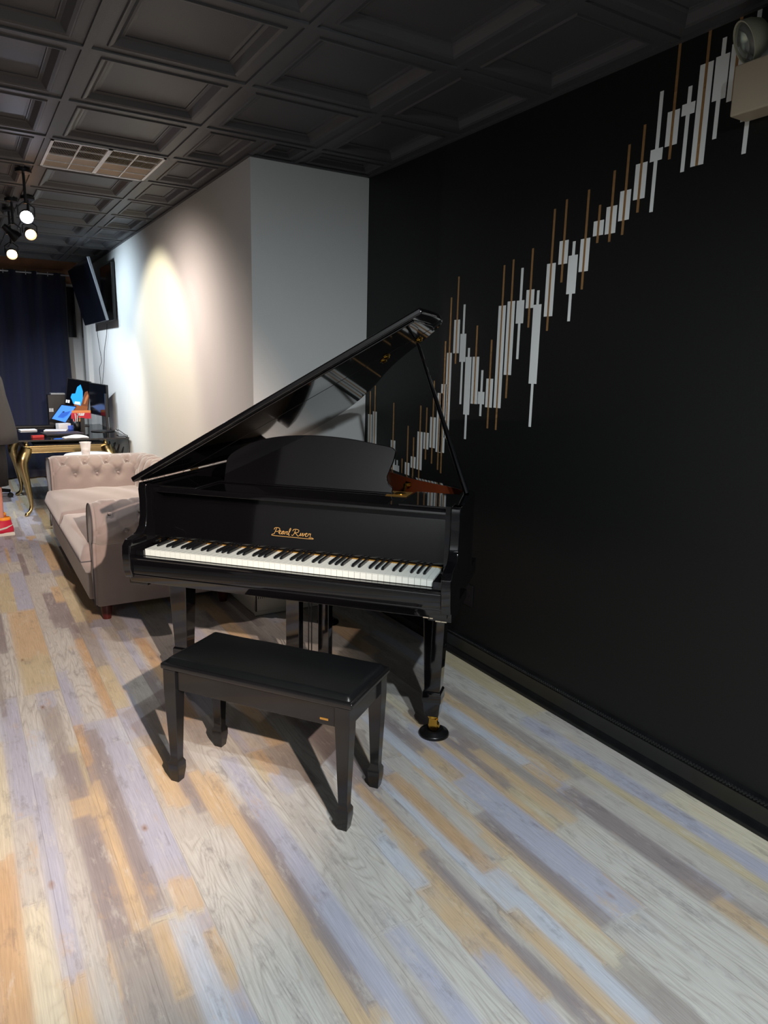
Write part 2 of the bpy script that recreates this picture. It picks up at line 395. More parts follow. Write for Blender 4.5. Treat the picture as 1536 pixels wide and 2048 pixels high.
# coffered ceiling: 0.605 m lay-in panels
bm = nb(); TS = .605; X0 = 1.11; Y0 = 2.367
prof = [(0, 0), (.014, 0), (.016, .007), (.058, .008), (.062, .002), (.067, .002), (.078, .006), (.098, .026), (.108, .030), (.112, .030), (.114, .034), (.126, .036)]
vent_cell = (-1, 3)
def tile(xa_, xb_, ya_, yb_):
    if xb_-xa_ < .01 or yb_-ya_ < .01: return
    k_ = min(1, (xb_-xa_)/.36, (yb_-ya_)/.36)
    if k_ < .7:
        bm.faces.new([bm.verts.new((x, y, ZC)) for x, y in ((xa_, ya_), (xb_, ya_), (xb_, yb_), (xa_, yb_))]); return
    rings = []
    for (d, h) in prof:
        d *= k_
        rings.append([bm.verts.new((x, y, ZC+h)) for x, y in ((xa_+d, ya_+d), (xb_-d, ya_+d), (xb_-d, yb_-d), (xa_+d, yb_-d))])
    for a, b in zip(rings, rings[1:]):
        for k in range(4): bm.faces.new((a[k], a[(k+1) % 4], b[(k+1) % 4], b[k]))
    bm.faces.new(rings[-1])
for i in range(-6, 2):
    for j in range(-9, 11):
        if (i, j) == vent_cell: continue
        x0 = X0+i*TS; x1 = min(x0+TS, XW); y0 = Y0+j*TS; y1 = y0+TS
        if x1 <= XB or y1 <= YB: tile(x0, x1, y0, y1)
        elif x0 < XB:
            tile(x0, XB, y0, y1)
            if y0 < YB: tile(XB, x1, y0, YB)
        elif y0 < YB: tile(x0, x1, y0, YB)
box(bm, XW-.018, XW, YN, YB, ZC-.004, ZC+.02); box(bm, XB, XW, YB-.018, YB, ZC-.004, ZC+.02); box(bm, XB-.018, XB, YB-.018, Y0+11*TS, ZC-.004, ZC+.02)
x0 = X0+vent_cell[0]*TS; y0 = Y0+vent_cell[1]*TS
for a in ((x0, x0+TS, y0, y0+.012), (x0, x0+TS, y0+TS-.012, y0+TS), (x0, x0+.012, y0, y0+TS), (x0+TS-.012, x0+TS, y0, y0+TS)):
    box(bm, *a, ZC, ZC+.012)
box(bm, XL-.1, XW+.1, YN-.1, Y0+11*TS+.02, ZC+.16, ZC+.3); box(bm, XL-.1, XW+.1, Y0+11*TS, Y0+11*TS+.02, ZC, ZC+.3); box(bm, XL-.1, XW+.1, YN-.1, YF+.2, ZC+.29, ZC+.32)
struct('ceiling', bm, M_['ceil'])
# black baseboard with rope bead
bm = nb()
prism(bm, [(XW, 0), (XW-.030, 0), (XW-.030, .016), (XW-.024, .024), (XW-.022, .034), (XW-.015, .040), (XW-.013, .095), (XW-.018, .103), (XW-.012, .110), (XW-.004, .122), (XW, .128)], YN, YB-.001, axis='y')
yy = -1.2
while yy < YB-.01:
    lathe(bm, [(0, -.0095), (.0055, -.0065), (.0078, 0), (.0055, .0065), (0, .0095)], 7, M=T(XW-.013, yy, .112) @ RX(52))
    yy += .0125
struct('baseboard_right', bm, M_['blacktrim'], auto=40)
# plinth with grille at the foot of the boxed wall
bm = nb()
box(bm, XB-.012, XW-.002, YB-.014, YB-.001, .006, .155); box(bm, XB-.012, XB-.001, YB-.014, YF, .006, .155)
box(bm, XB-.016, XW-.002, YB-.018, YB-.001, .004, .03)
struct('baseboard_boxed', bm, M_['greybox'], bevel=.002)
bm = nb()
for k in range(26):
    xx = XB+.004+k*.0135
    prism(bm, [(xx, .108), (xx+.004, .108), (xx+.010, .132), (xx+.006, .132)], YB-.0155, YB-.0135, axis='y')
struct('trim_1', bm, M_['dark'])
# pilasters at the far end of the boxed wall
bm = nb(); box(bm, XB-.05, XB, 9.35, 9.6, 0, ZC-.0); struct('trim_2', bm, M_['whitewall'])
bm = nb(); box(bm, XB-.03, XB, 9.72, 9.86, 0, ZC-.0); struct('trim_3', bm, M_['blacktrim'])
bm = nb(); box(bm, XB-.17, XB-.001, YF-.03, YF, 0, 2.46); struct('trim_4', bm, M_['whitewall'])

# ---------------------------------------------------------------- projection helper: photo pixel -> point of a known plane
def ray(px, py): return fwd + (px-768)/FPX*cr - (py-1024)/FPX*cu
def onx(px, py, X):
    d = ray(px, py); t = X/d.x; return Vector((X, t*d.y, H+t*d.z))
def ony(px, py, Y):
    d = ray(px, py); t = Y/d.y; return Vector((t*d.x, Y, H+t*d.z))
def onz(px, py, Z):
    d = ray(px, py); t = (Z-H)/d.z; return Vector((t*d.x, t*d.y, Z))

# ---------------------------------------------------------------- wall mural: white candle bars with foil wicks
mural = thing('wall_mural', 'wall mural of white candlestick bars with gold and white wicks climbing the black wall', 'mural', (XW, 2.0, 0))
def z8(x, y): return (720+x/7.68, 740+y/7.68)
def z7(x, y): return (820+x/4.876, 540+y/4.876)
def z6(x, y): return (980+x/3.793, 340+y/3.793)
def z5(x, y): return (1150+x/3.979, y/3.979)
G, Wt = 'g', 'w'
CND = [  # zoom, body (xl,xr at top, top y, xl,xr at bottom, bottom y), wick (x,top y), wick bottom y, kind
    (z8, (122, 183, 680, 116, 178, 1400), (168, 325), 1600, G), (z8, (198, 258, 638, 188, 246, 1400), (235, 240), 1600, G),
    (z8, (474, 543, 1080, 460, 528, 1620), (528, 505), 1750, G), (z8, (538, 602, 1465, 533, 597, 1640), (574, 1385), 1700, Wt),
    (z8, None, (648, 1360), 1720, G), (z8, (692, 760, 1422, 682, 750, 1690), (755, 860), 1800, G),
    (z8, (782, 853, 1332, 775, 850, 1505), (833, 1035), 1760, G), (z8, (892, 966, 950, 860, 938, 1530), (953, 548), 1780, G),
    (z8, (980, 1057, 962, 970, 1047, 1215), (1038, 578), 1375, G), (z8, (1086, 1168, 726, 1062, 1144, 1195), (1152, 165), 1440, G),
    (z7, (272, 322, 1200, 249, 299, 1777), None, 1950, G), (z7, (280, 330, 1112, 309, 359, 1785), (325, 695), 1990, G),
    (z7, (352, 405, 808, 338, 378, 1640), (406, 268), 1650, G), (z7, (436, 492, 485, 419, 472, 812), (492, 62), 915, G),
    (z7, (496, 552, 622, 478, 534, 896), (543, 335), 1310, Wt), (z7, (548, 605, 848, 515, 571, 1410), (580, 760), 1650, Wt),
    (z7, (616, 678, 846, 588, 650, 1305), (668, 541), 1305, G), (z7, (667, 728, 1188, 658, 720, 1308), (712, 977), 1425, Wt),
    (z7, (749, 813, 1060, 730, 795, 1340), (810, 680), 1545, G), (z7, (877, 945, 347, 805, 873, 1344), (940, -50), 1560, G),
    (z7, (962, 1032, 304, 907, 978, 1023), (1024, -105), 1250, G), (z6, (207, 263, 989, 193, 249, 1164), (253, 742), 1435, Wt),
    (z6, (281, 339, 908, 269, 328, 1048), (339, 592), 1195, G), (z6, (338, 398, 1020, 286, 345, 1621), (378, 912), 1950, Wt),
    (z6, (440, 504, 708, 403, 467, 1111), (516, 290), 1220, G), (z6, (532, 599, 535, 517, 583, 714), (604, 218), 852, G),
    (z6, (602, 669, 646, 575, 643, 940), (645, 540), 1147, Wt), (z6, (694, 764, 519, 669, 738, 771), (768, 145), 906, G),
    (z6, (790, 867, 384, 781, 855, 498), (848, 262), 553, G), (z6, (890, 969, 274, 868, 945, 484), (961, 0), 545, G),
    (z5, (367, 451, 1514, 340, 424, 1755), (448, 1146), 1868, G), (z5, (490, 581, 1297, 460, 548, 1586), (568, 989), 1690, G),
    (z5, (605, 698, 1184, 597, 691, 1280), (695, 725), 1680, Wt), (z5, (740, 836, 880, 718, 808, 1158), (838, 345), 1265, G),
    (z5, (856, 957, 820, 850, 950, 912), (921, 685), 1357, Wt), (z5, (1002, 1106, 500, 919, 1018, 1318), (1086, 225), 1310, G),
    (z5, (1128, 1233, 437, 1090, 1195, 795), (1190, 300), 1097, Wt), (z5, (1262, 1368, 330, 1200, 1300, 800), (1340, 120), 780, G),
    (z5, (1390, 1500, 290, 1320, 1437, 955), (1480, 75), 1215, Wt), (z5, (1500, 1600, 285, 1480, 1580, 600), None, 600, Wt),
]
candles = []
for zf, body, wick, wb, kind in CND:
    if body:
        a = onx(*zf(body[0], body[2]), XW); b = onx(*zf(body[1], body[2]), XW); c = onx(*zf(body[3], body[5]), XW); d = onx(*zf(body[4], body[5]), XW)
        yc = (a.y+b.y+c.y+d.y)/4; wd = (abs(a.y-b.y)+abs(c.y-d.y))/2; zt = (a.z+b.z)/2; zb = (c.z+d.z)/2
    else:
        a = onx(*zf(wick[0], wick[1]), XW); yc = a.y; wd = .045; zt = zb = None
    ww = .0105
    if wick: wt = onx(*zf(*wick), XW).z
    else: wt = zt
    wbz = onx(*zf((body[3]+body[4])/2 if body else wick[0]-8, wb), XW).z
    if body is None: zt, zb = wbz+.004, wbz
    bm = nb()
    x1 = XW-.0006-.0003
    def quad(bm, y0_, y1_, z0_, z1_, xx): box(bm, xx, XW, y0_, y1_, z0_, z1_)
    if kind == Wt:
        quad(bm, yc-wd/2, yc+wd/2, zb, zt, x1)
        if wt > zt: quad(bm, yc-ww*.7, yc+ww*.7, zt, wt, x1)
        if wbz < zb: quad(bm, yc-ww*.7, yc+ww*.7, wbz, zb, x1)
    else:
        quad(bm, yc-wd/2, yc+wd/2, zb, zt, x1)
    for v in bm.verts: v.co.x -= XW; v.co.y -= 2.0
    cnd = obj('candle', bm, M_['candle'], mural)
    if kind == G:
        bm = nb(); box(bm, -.0014, -.0002, yc-2.0-ww*.5, yc-2.0+ww*.5, min(wbz, zb), max(wt, zt if not wick else wt))
        wk = obj('wick', bm, M_['foil'], cnd)
        wk['label'] = 'metallic foil wick'

# ---------------------------------------------------------------- ceiling vent
vt = thing('ceiling_vent', 'tan metal ceiling vent grille with white cross bars in a black ceiling panel', 'vent', (X0-TS/2, Y0+3.5*TS, ZC))
hw = TS/2-.014
bm = nb()
for a in ((-hw, hw, -hw, -hw+.014), (-hw, hw, hw-.014, hw), (-hw, -hw+.014, -hw, hw), (hw-.014, hw, -hw, hw), (-.011, .011, -hw, hw)):
    box(bm, *a, -.004, .008)
for q in (-hw/2, hw/2): box(bm, q-.003, q+.003, -hw, hw, -.003, .006)
for q in (-hw/2, 0, hw/2): box(bm, -hw, hw, q-.002, q+.002, -.002, .006)
obj('frame', bm, M_['white'], vt)
bm = nb(); n = 76
for k in range(n):
    xx = -hw+(k+.5)*2*hw/n
    box(bm, -.0004, .0004, -hw, 0, -.005, .006, M=T(xx, 0, .004) @ RY(28))
    box(bm, -.0006, .0006, 0, hw, -.005, .006, M=T(xx, 0, .004) @ RY(-42))
obj('grille', bm, M_['ventgrid'], vt)
bm = nb(); box(bm, -hw, hw, -hw, hw, .05, .06); obj('duct_backing', bm, M_['dark'], vt)

# ---------------------------------------------------------------- track spotlights in view
def track_head(px, py, z, target, glow, label, power, col, size, bulb=True, blend=.5, vis=None):
    p = onz(px, py, z)
    t = thing('spotlight', label, 'spotlight', tuple(p), group=None)
    bm = nb(); lathe(bm, [(0, ZC-p.z), (.045, ZC-p.z), (.045, ZC-p.z-.02), (.008, ZC-p.z-.025), (.008, .07), (0, .07)], 20); obj('ceiling_mount', bm, M_['plastic'], t, auto=40)
    d = (Vector(vis or target)-p).normalized(); q = d.to_track_quat('Z', 'Y').to_matrix().to_4x4()
    bm = nb(); lathe(bm, [(0, -.085), (.018, -.085), (.022, -.06), (.024, -.03), (.038, 0), (.040, .03), (.036, .03), (.034, .004), (0, -.004)], 24, M=q); obj('lamp_housing', bm, M_['plastic'], t, auto=40)
    bm = nb(); tube(bm, [(0, 0, .085), (.045, 0, .05), (.045, 0, 0)], .004, 6); tube(bm, [(0, 0, .085), (-.045, 0, .05), (-.045, 0, 0)], .004, 6); obj('yoke', bm, M_['plastic'], t)
    if bulb:
        bm = nb(); lathe(bm, [(0, .006), (.033, .006), (.030, .016), (0, .022)], 20, M=q); obj('bulb', bm, glow, t, smooth=True)
    s = spot('spotlight_beam', tuple(p+(Vector(target)-p).normalized()*.05), target, power, col, size, blend, .03)
    return t
track_head(53, 432, 2.34, (1.457, 5.3, 0.8), M_['bulbcool'], 'bright cool white ceiling spotlight, the nearest lit one', 92, (1.0, .80, .71), 146, blend=.9, vis=(0.25, 1.6, 0.9))
track_head(60, 467, 2.36, (1.0, 7.6, 0.5), M_['bulbwarm'], 'small warm ceiling spotlight aimed at the white wall', 60, (1.0, .84, .7), 60, blend=.5, vis=(0.9, 2.5, 0.9))
track_head(24, 507, 2.28, (1.2, 7.8, 0.6), M_['bulbwarm'], 'warm orange ceiling spotlight hanging lowest near the curtain', 60, (1.0, .86, .70), 70, blend=.6, vis=(0.1, 1.5, 0.3))
track_head(28, 470, 2.36, (1.457, 6.0, 1.5), M_['bulbcool'], 'dark ceiling spotlight seen from behind between the lit ones', 68, (1.0, .88, .60), 92, blend=.45, bulb=False)
spot('spot_d', (.38, 7.35, 2.42), (1.457, 7.25, 1.75), 98, (.72, .87, 1.0), 108, 1.0)
spot('spot_e', (0.1, 8.3, 2.5), (0.9, 8.5, 0.7), 130, (.82, .9, 1.0), 120, .7)

# ---------------------------------------------------------------- emergency light on the wall
em = thing('emergency_light', 'beige emergency light box with round glass lamp high on the black wall', 'emergency light', (XW, 1.33, 2.352))
bm = nb(); box(bm, -.085, -.001, -.155, .155, -.072, .072); obj('housing', bm, M_['cream'], em, bevel=.006)
for yv, zv, aim in ((.135, .142, (-.70, .50, -.42)), (-.10, .142, (-.75, -.45, -.4))):
    q = T(-.055, yv, zv) @ Vector(aim).to_track_quat('Z', 'Y').to_matrix().to_4x4()
    bm = nb(); lathe(bm, [(0, -.055), (.025, -.052), (.045, -.038), (.058, -.012), (.062, .012), (.062, .018), (.058, .018), (.057, .012)], 32, M=q)
    hd = obj('lamp_head', bm, mat('sage_enamel', (176, 178, 156), .35), em, auto=50)
    bm = nb(); lathe(bm, [(0, -.03), (.03, -.018), (.05, .004), (.057, .014)], 32, M=q); obj('reflector', bm, M_['reflector'], hd, smooth=True)
    bm = nb(); lathe(bm, [(0, .026), (.03, .023), (.057, .0145), (.057, .012), (.03, .020), (0, .023)], 32, M=q); obj('lens', bm, M_['lens'], hd, smooth=True)
    bm = nb(); tube(bm, [(-.055, yv-.01, .07), (-.055, yv-.012, .11)], .011, 12); obj('swivel', bm, M_['lens'], em, smooth=True)

# wall outlet
bm = nb(); box(bm, -.006, 0, -.036, .036, -.058, .058)
for q in (-.02, .02): box(bm, -.008, -.005, -.014, .014, q-.012, q+.012)
p = onx(938, 1190, XW)
ou = obj('wall_outlet', bm, M_['plastic'], bevel=.002, loc=(XW, p.y, p.z)); tagp(ou, 'black wall outlet cover low on the black wall beside the piano', 'outlet')

# ---------------------------------------------------------------- grand piano
TH = R(-47.514)
O = Vector((1.030, 2.473, 0))
pn = thing('grand_piano', 'glossy black baby grand piano with its lid propped open', 'piano', tuple(O), TH)
LQ = M_['lacquer']
outer = [(-.70, .10), (-.70, .5), (-.70, 1.0), (-.70, 1.30), (-.66, 1.43), (-.56, 1.51), (-.42, 1.535), (-.28, 1.50), (-.15, 1.41), (-.04, 1.28), (.05, 1.15), (.14, 1.01), (.24, .87), (.36, .735), (.48, .64), (.58, .57), (.66, .49), (.69, .40), (.69, .25), (.69, .10)]
osp = [(v.x, v.y) for v in spline([(a, b, 0) for a, b in outer], 5)]
def offset(pts, d):
    out = []
    for i, p in enumerate(pts):
        a = Vector(pts[max(0, i-1)]); b = Vector(pts[min(len(pts)-1, i+1)]); t = (b-a).normalized()
        nrm = Vector((t.y, -t.x)); out.append((p[0]+nrm.x*d, p[1]+nrm.y*d))
    return out
isp = offset(osp, .038)
def rim_part(name, pa, pb, z0, z1, m, mi_in=None):
    bm = nb(); rows = []
    for p, q in zip(pa, pb):
        rows.append([bm.verts.new((p[0], p[1], z0)), bm.verts.new((p[0], p[1], z1)), bm.verts.new((q[0], q[1], z1)), bm.verts.new((q[0], q[1], z0))])
    for a, b in zip(rows, rows[1:]):
        for k in range(4):
            f = bm.faces.new((a[k], b[k], b[(k+1) % 4], a[(k+1) % 4]))
            if k == 2 and mi_in is not None and a[2].co.x > -.25: f.material_index = mi_in
    bm.faces.new(rows[0]); bm.faces.new(rows[-1][::-1])
    return obj(name, bm, m, pn, auto=40, bevel=.002)
rim_part('case_rim', osp, isp, .675, 1.0, [LQ, M_['mahog']], 1)
bm = nb()
bm.free()
for sg in (-1, 1):
    bm = nb(); box(bm, *sorted((.630*sg, .6525*sg)), .10, .47, .74, .9985); obj('inner_cheek', bm, LQ, pn)
bm = nb(); prism(bm, [(a, b) for a, b in isp if b > .30], .74, .75); obj('soundboard', bm, M_['plate'], pn)
ipl = offset(osp, .055)
bm = nb(); prism(bm, [(a, b) for a, b in ipl if b > .38], .905, .925); obj('iron_plate', bm, M_['plate'], pn, bevel=.006)
bm = nb()
for k in range(58):
    u = -.52+k*.0185
    yend = 1.42 if u < -.3 else max(.55, 1.35-(u+.3)*1.15)
    tube(bm, [(u, .42, .935), (u*.92-.05, yend-.06, .935)], .0009, 4)
obj('strings', bm, M_['plate'], pn)['kind'] = 'stuff'
# arms, keybed, slip, blocks
arm = [(-.035, .622), (-.048, .66), (-.052, .72), (-.048, .758), (-.028, .780), (.01, .788), (.045, .797), (.068, .82), (.080, .86), (.082, .93), (.078, .975), (.085, 1.0), (.14, 1.0), (.14, .622)]
for s in (-1, 1):
    bm = nb(); prism(bm, arm, .652*s, .6915*s, axis='x'); obj('arm', bm, LQ, pn, bevel=.005, seg=3)
    bm = nb(); box(bm, *sorted((.6135*s, .652*s)), -.012, .168, .66, .738); obj('key_block', bm, LQ, pn, bevel=.003)
bm = nb(); prism(bm, [(-.030, .635), (-.022, .600), (.62, .600), (.62, .672), (-.012, .672)], -.675, .675, axis='x'); obj('keybed', bm, LQ, pn, bevel=.004)
bm = nb(); prism(bm, [(-.034, .640), (-.036, .690), (-.030, .700), (-.034, .706), (-.026, .712), (-.006, .712), (-.006, .640)], -.652, .652, axis='x'); obj('key_slip', bm, LQ, pn, bevel=.0015)
# corner brackets + chipped edge
bm = nb(); box(bm, .60, .69, -.01, .30, .585, .625); obj('leg_block', bm, LQ, pn, bevel=.003)
bm = nb(); box(bm, -.69, -.60, -.01, .30, .585, .625); obj('leg_block', bm, LQ, pn, bevel=.003)
bm = nb()
for (a, b, c, d) in ((.585, .605, .598, .6015), (.61, .622, .597, .600), (.63, .65, .584, .588), (.652, .672, .584, .5875)):
    box(bm, a, b, -.0225 if c > .59 else -.0115, -.0185 if c > .59 else -.008, c, d)
obj('chipped_edge', bm, M_['cream'], pn)['label'] = 'pale chips along the lower edge'
# fallboard, name rail
bm = nb(); prism(bm, [(.170, .748), (.182, .748), (.215, .935), (.21, .95), (.196, .948), (.186, .925), (.166, .76)], -.652, .652, axis='x'); fb = obj('fallboard', bm, LQ, pn, bevel=.002)
bm = nb(); box(bm, -.613, .613, .163, .172, .741, .7445); obj('key_rail', bm, M_['iron'], pn)
# shelf
bm = nb(); prism(bm, [(.115, .962), (.118, .978), (.125, .985), (.38, .985), (.38, .962)], -.652, .652, axis='x'); obj('music_shelf', bm, LQ, pn, bevel=.002)
bm = nb(); box(bm, -.652, .652, .18, .20, .93, .962); obj('shelf_rail', bm, LQ, pn)
bm = nb(); box(bm, .44, .652, .12, .41, .985, .9925); obj('shelf_side_panel', bm, LQ, pn, bevel=.002)
bm = nb(); box(bm, -.652, -.44, .12, .41, .985, .9925); obj('shelf_side_panel', bm, LQ, pn, bevel=.002)
bm = nb(); box(bm, .335, .425, .30, .41, .9855, .9875); pl = obj('brass_plate', bm, M_['iron'], pn, bevel=.001)
bm = nb(); lathe(bm, [(0, .0015), (.015, .0015), (.020, .004), (.024, .003), (.026, 0), (0, 0)], 24, M=T(.385, .355, .9875)); obj('ring', bm, M_['brass'], pl, smooth=True)
# keys
KW = 1.226/52
for i in range(52):
    x0 = -.613+i*KW
    bm = nb(); box(bm, x0+.0007, x0+KW-.0007, 0, .170, .7135, .7385)
    box(bm, x0+.0006, x0+KW-.0006, -.0015, .170, .7385, .7405)
    obj('white_key', bm, M_['ivory'], pn)
bmesh_bk = None
first = None
note = 0
names = 'ABCDEFG'
for i in range(51):
    nme = names[i % 7]
    if nme in 'ACDFG':
        xc = -.613+(i+1)*KW + {'A': .0015, 'C': -.0015, 'D': .0015, 'F': -.002, 'G': 0}[nme]
        if first is None:
            bm = nb()
            prism(bm, [(.052, .738), (.054, .744), (.062, .752), (.170, .7525), (.170, .738)], -.0048, .0048, axis='x')
            first = obj('black_key', bm, M_['ebony'], pn, bevel=.0015); first.location.x = xc; first.parent = pn
        else:
            c = first.copy(); C.objects.link(c); c.location.x = xc; c.parent = pn
# lid
LA = 29.3
lidout = [(-.012, .085), (1.41, .085), (1.415, .30), (1.408, .44), (1.375, .54), (1.31, .615), (1.20, .70), (1.08, .82), (.98, .945), (.90, 1.07), (.82, 1.19), (.73, 1.30), (.63, 1.42), (.50, 1.52), (.34, 1.565), (.17, 1.545), (.05, 1.46), (-.012, 1.33)]
lp = [(v.x, v.y) for v in ([Vector((*lidout[0], 0))] + spline([(a, b, 0) for a, b in lidout[1:]], 4))]
bm = nb(); prism(bm, lp, .003, .026)
lid = obj('lid', bm, LQ, pn, bevel=.006, seg=3, loc=(-.708, 0, 1.003), rot=(0, R(-LA), 0))
ipts = [(a*.972+.012, .105+(b-.085)*.975) for a, b in lp]
bm = nb(); prism(bm, [(.35+(a-.35)*.955, .12+(b-.085)*.95) for a, b in lp], -.0035, .004); obj('lid_inner_panel', bm, LQ, lid, bevel=.004)
bm = nb(); box(bm, 0, 1.40, .448, .4495, -.0045, .0275); obj('flap_seam', bm, M_['rubber'], lid)
for vv in (.55, 1.05):
    bm = nb(); tube(bm, [(0, vv-.03, .0), (0, vv+.03, .0)], .006, 10); obj('hinge', bm, M_['brass'], lid)
for (s_, vv) in ((1.27, .53), (1.12, .49), (1.09, .54)):
    bm = nb(); lathe(bm, [(0, -.012), (.010, -.012), (.012, -.006), (.018, -.004), (.018, .0), (0, .0)], 16, M=T(s_, vv, -.003)); obj('prop_socket', bm, M_['brass'], lid, smooth=True)
bm = nb()
top = Vector((-.708+1.265*math.cos(R(LA)), .53, 1.003+1.265*math.sin(R(LA))-.014)); bot = Vector((.655, .40, 1.0))
pts = [bot.lerp(top, t) for t in (0, .05, .5, .97, 1)]
tube(bm, pts, [.020, .021, .017, .011, .007], 8, sx=.6)
obj('lid_prop', bm, LQ, pn, auto=50)
# hinge gap plates on the rim, latch
bm = nb(); tube(bm, [(.335, .705, .968), (.318, .690, .968), (.318, .690, .945), (.322, .694, .930)], [.012, .012, .010, .006], 10); box(bm, -.022, .022, -.002, .003, -.008, .008, M=T(.330, .702, .975) @ RZ(-42)); obj('latch', bm, M_['brass'], pn)
# music desk
dk = [(-.43, .0), (-.425, .10), (-.395, .135), (-.30, .185), (-.18, .215), (-.02, .228), (.14, .222), (.27, .205), (.345, .190), (.350, .150), (.335, .10), (.325, .065), (.335, .040), (.352, .025), (.352, .0)]
dks = [(v.x, v.y) for v in [Vector((-.43, 0, 0))]+spline([(a, b, 0) for a, b in dk[1:]], 4)]
bm = nb(); prism(bm, dks, -.007, .007, axis='y')
obj('music_desk', bm, LQ, pn, bevel=.003, loc=(0, .345, .985), rot=(R(-12), 0, 0))
bm = nb(); box(bm, -.44, .36, .325, .352, .985, .992); obj('desk_ledge', bm, LQ, pn, bevel=.002)
# legs
def piano_leg(u, v):
    bm = nb()
    for (z0, a0, z1, a1) in ((.60, .047, .20, .033),):
        vs = [bm.verts.new((u+sx*a, v+sy*a, z)) for z, a in ((z0, a0), (z1, a1)) for sx, sy in ((-1, -1), (1, -1), (1, 1), (-1, 1))]
        bm.faces.new(vs[:4]); bm.faces.new(vs[4:])
        for k in range(4): bm.faces.new((vs[k], vs[(k+1) % 4], vs[4+(k+1) % 4], vs[4+k]))
    prev = None
    for z, a in ((.205, .034), (.195, .040), (.16, .040), (.150, .036), (.095, .030), (.088, .026)):
        ring = [bm.verts.new((u+sx*a, v+sy*a, z)) for sx, sy in ((-1, -1), (1, -1), (1, 1), (-1, 1))]
        if prev:
            for k in range(4): bm.faces.new((prev[k], prev[(k+1) % 4], ring[(k+1) % 4], ring[k]))
        else: bm.faces.new(ring)
        prev = ring
    bm.faces.new(prev)
    lg = obj('leg', bm, LQ, pn, bevel=.003)
    bm = nb(); lathe(bm, [(0, .09), (.018, .09), (.020, .075), (.010, .072), (.010, .06), (0, .06)], 16, M=T(u, v, 0))
    for s in (-1, 1): box(bm, u-.012, u+.022, v+s*.012-.0015, v+s*.012+.0015, .03, .072)
    cs = obj('caster_bracket', bm, M_['brass'], lg, smooth=False, bevel=.001)
    bm = nb(); lathe(bm, [(0, -.010), (.020, -.010), (.024, -.006), (.024, .006), (.020, .010), (0, .010)], 24, M=T(u+.008, v, .038) @ RX(90)); obj('caster_wheel', bm, M_['brass'], lg, auto=40)
legs = [(.585, .225), (-.625, .285), (-.302, 1.30)]
for u, v in legs: piano_leg(u, v)
rotp = Matrix.Translation(O) @ Matrix.Rotation(TH, 4, 'Z')
cl = ['black round caster cup under the piano leg nearest the black wall', 'black round caster cup under the piano leg beside the bench', 'black round caster cup under the rear piano leg']
for (u, v), lb in zip(legs, cl):
    p = rotp @ Vector((u+.008, v, 0))
    bm = nb(); lathe(bm, [(0, .012), (.028, .012), (.033, .024), (.040, .026), (.044, .018), (.060, .014), (.064, .008), (.064, 0), (0, 0)], 36)
    c = obj('caster_cup', bm, M_['rubber'], loc=tuple(p), smooth=True); tagp(c, lb, 'caster cup', 'caster cups under the piano legs')
# lyre
bm = nb(); box(bm, -.13, .13, .37, .45, .585, .61); ly = obj('lyre', bm, LQ, pn, bevel=.003)
for u, wu in ((-.120, .033), (.032, .026)):
    bm = nb(); box(bm, u-wu, u+wu, .385, .435, .15, .59); obj('post', bm, LQ, ly, bevel=.003)
bm = nb(); box(bm, -.15, .13, .36, .46, .09, .15); obj('pedal_box', bm, LQ, ly, bevel=.004)
for u in (-.08, -.01, .06):
    bm = nb(); pts = [(u, .40, .10), (u, .33, .095), (u, .26, .075), (u, .22, .065)]
    tube(bm, pts, [.006, .010, .017, .012], 10, sx=.35); obj('pedal', bm, M_['brass'], ly, smooth=True)
for u in (-.02, -.005):
    bm = nb(); tube(bm, [(u-.03, .41, .15), (u-.03, .41, .60)], .003, 8); obj('pedal_rod', bm, M_['rubber'], ly)
bm = nb(); tube(bm, [(-.02, .46, .12), (-.02, .75, .60)], .008, 8); obj('brace_rod', bm, LQ, ly)
# script logo strokes
def stroke(pts, w=.0011):
    s = spline([(a, b, 0) for a, b in pts], 6); return s
LG = [  # unit: letter height ~1
    [(0.15, .75), (.2, 1.0), (.6, 1.12), (1.1, 1.0), (1.1, .65), (.7, .45), (.45, .5)], [(.55, 1.0), (.4, .45), (.25, .0)],
    [(1.0, .25), (1.35, .45), (1.4, .62), (1.2, .6), (1.1, .3), (1.3, .08), (1.6, .2)], [(1.6, .2), (1.95, .6), (1.7, .55), (1.6, .25), (1.75, .08), (2.0, .3), (2.05, .6), (2.0, .2), (2.2, .12)],
    [(2.2, .12), (2.35, .6), (2.35, .5), (2.65, .6), (2.55, .3), (2.6, .1), (2.75, .15)], [(2.75, .15), (3.1, .8), (3.15, 1.15), (3.0, 1.1), (2.9, .5), (2.95, .0), (3.1, .05)],
    [(3.55, .75), (3.7, 1.05), (4.2, 1.12), (4.65, .95), (4.5, .6), (4.0, .5), (4.3, .3), (4.6, .0), (4.9, .1)], [(4.05, 1.0), (3.9, .4), (3.65, .0), (3.45, .1)],
    [(4.9, .1), (5.1, .58), (5.05, .15), (5.2, .08)], [(5.2, .08), (5.45, .58), (5.5, .05), (5.75, .4), (5.8, .58)], [(5.8, .4), (6.2, .5), (6.15, .62), (5.95, .5), (5.95, .15), (6.15, .05), (6.4, .2)],
    [(6.4, .2), (6.55, .6), (6.6, .48), (6.85, .58), (6.8, .2), (6.95, .08)],
    [(0.2, 0), (-.1, -.1), (-.05, -.28), (1.5, -.3), (4, -.3), (7.2, -.3), (7.25, -.12), (6.6, -.12)],
]
bm = nb(); sc_ = .0245
for st in LG:
    tube(bm, [(-.113+(a+b*.12)*sc_, 0, b*sc_) for a, b, _ in [tuple(v) for v in stroke(st)]], .0013, 5)
for v in bm.verts: v.co.y *= .5
lean = math.atan2(.02, .165)
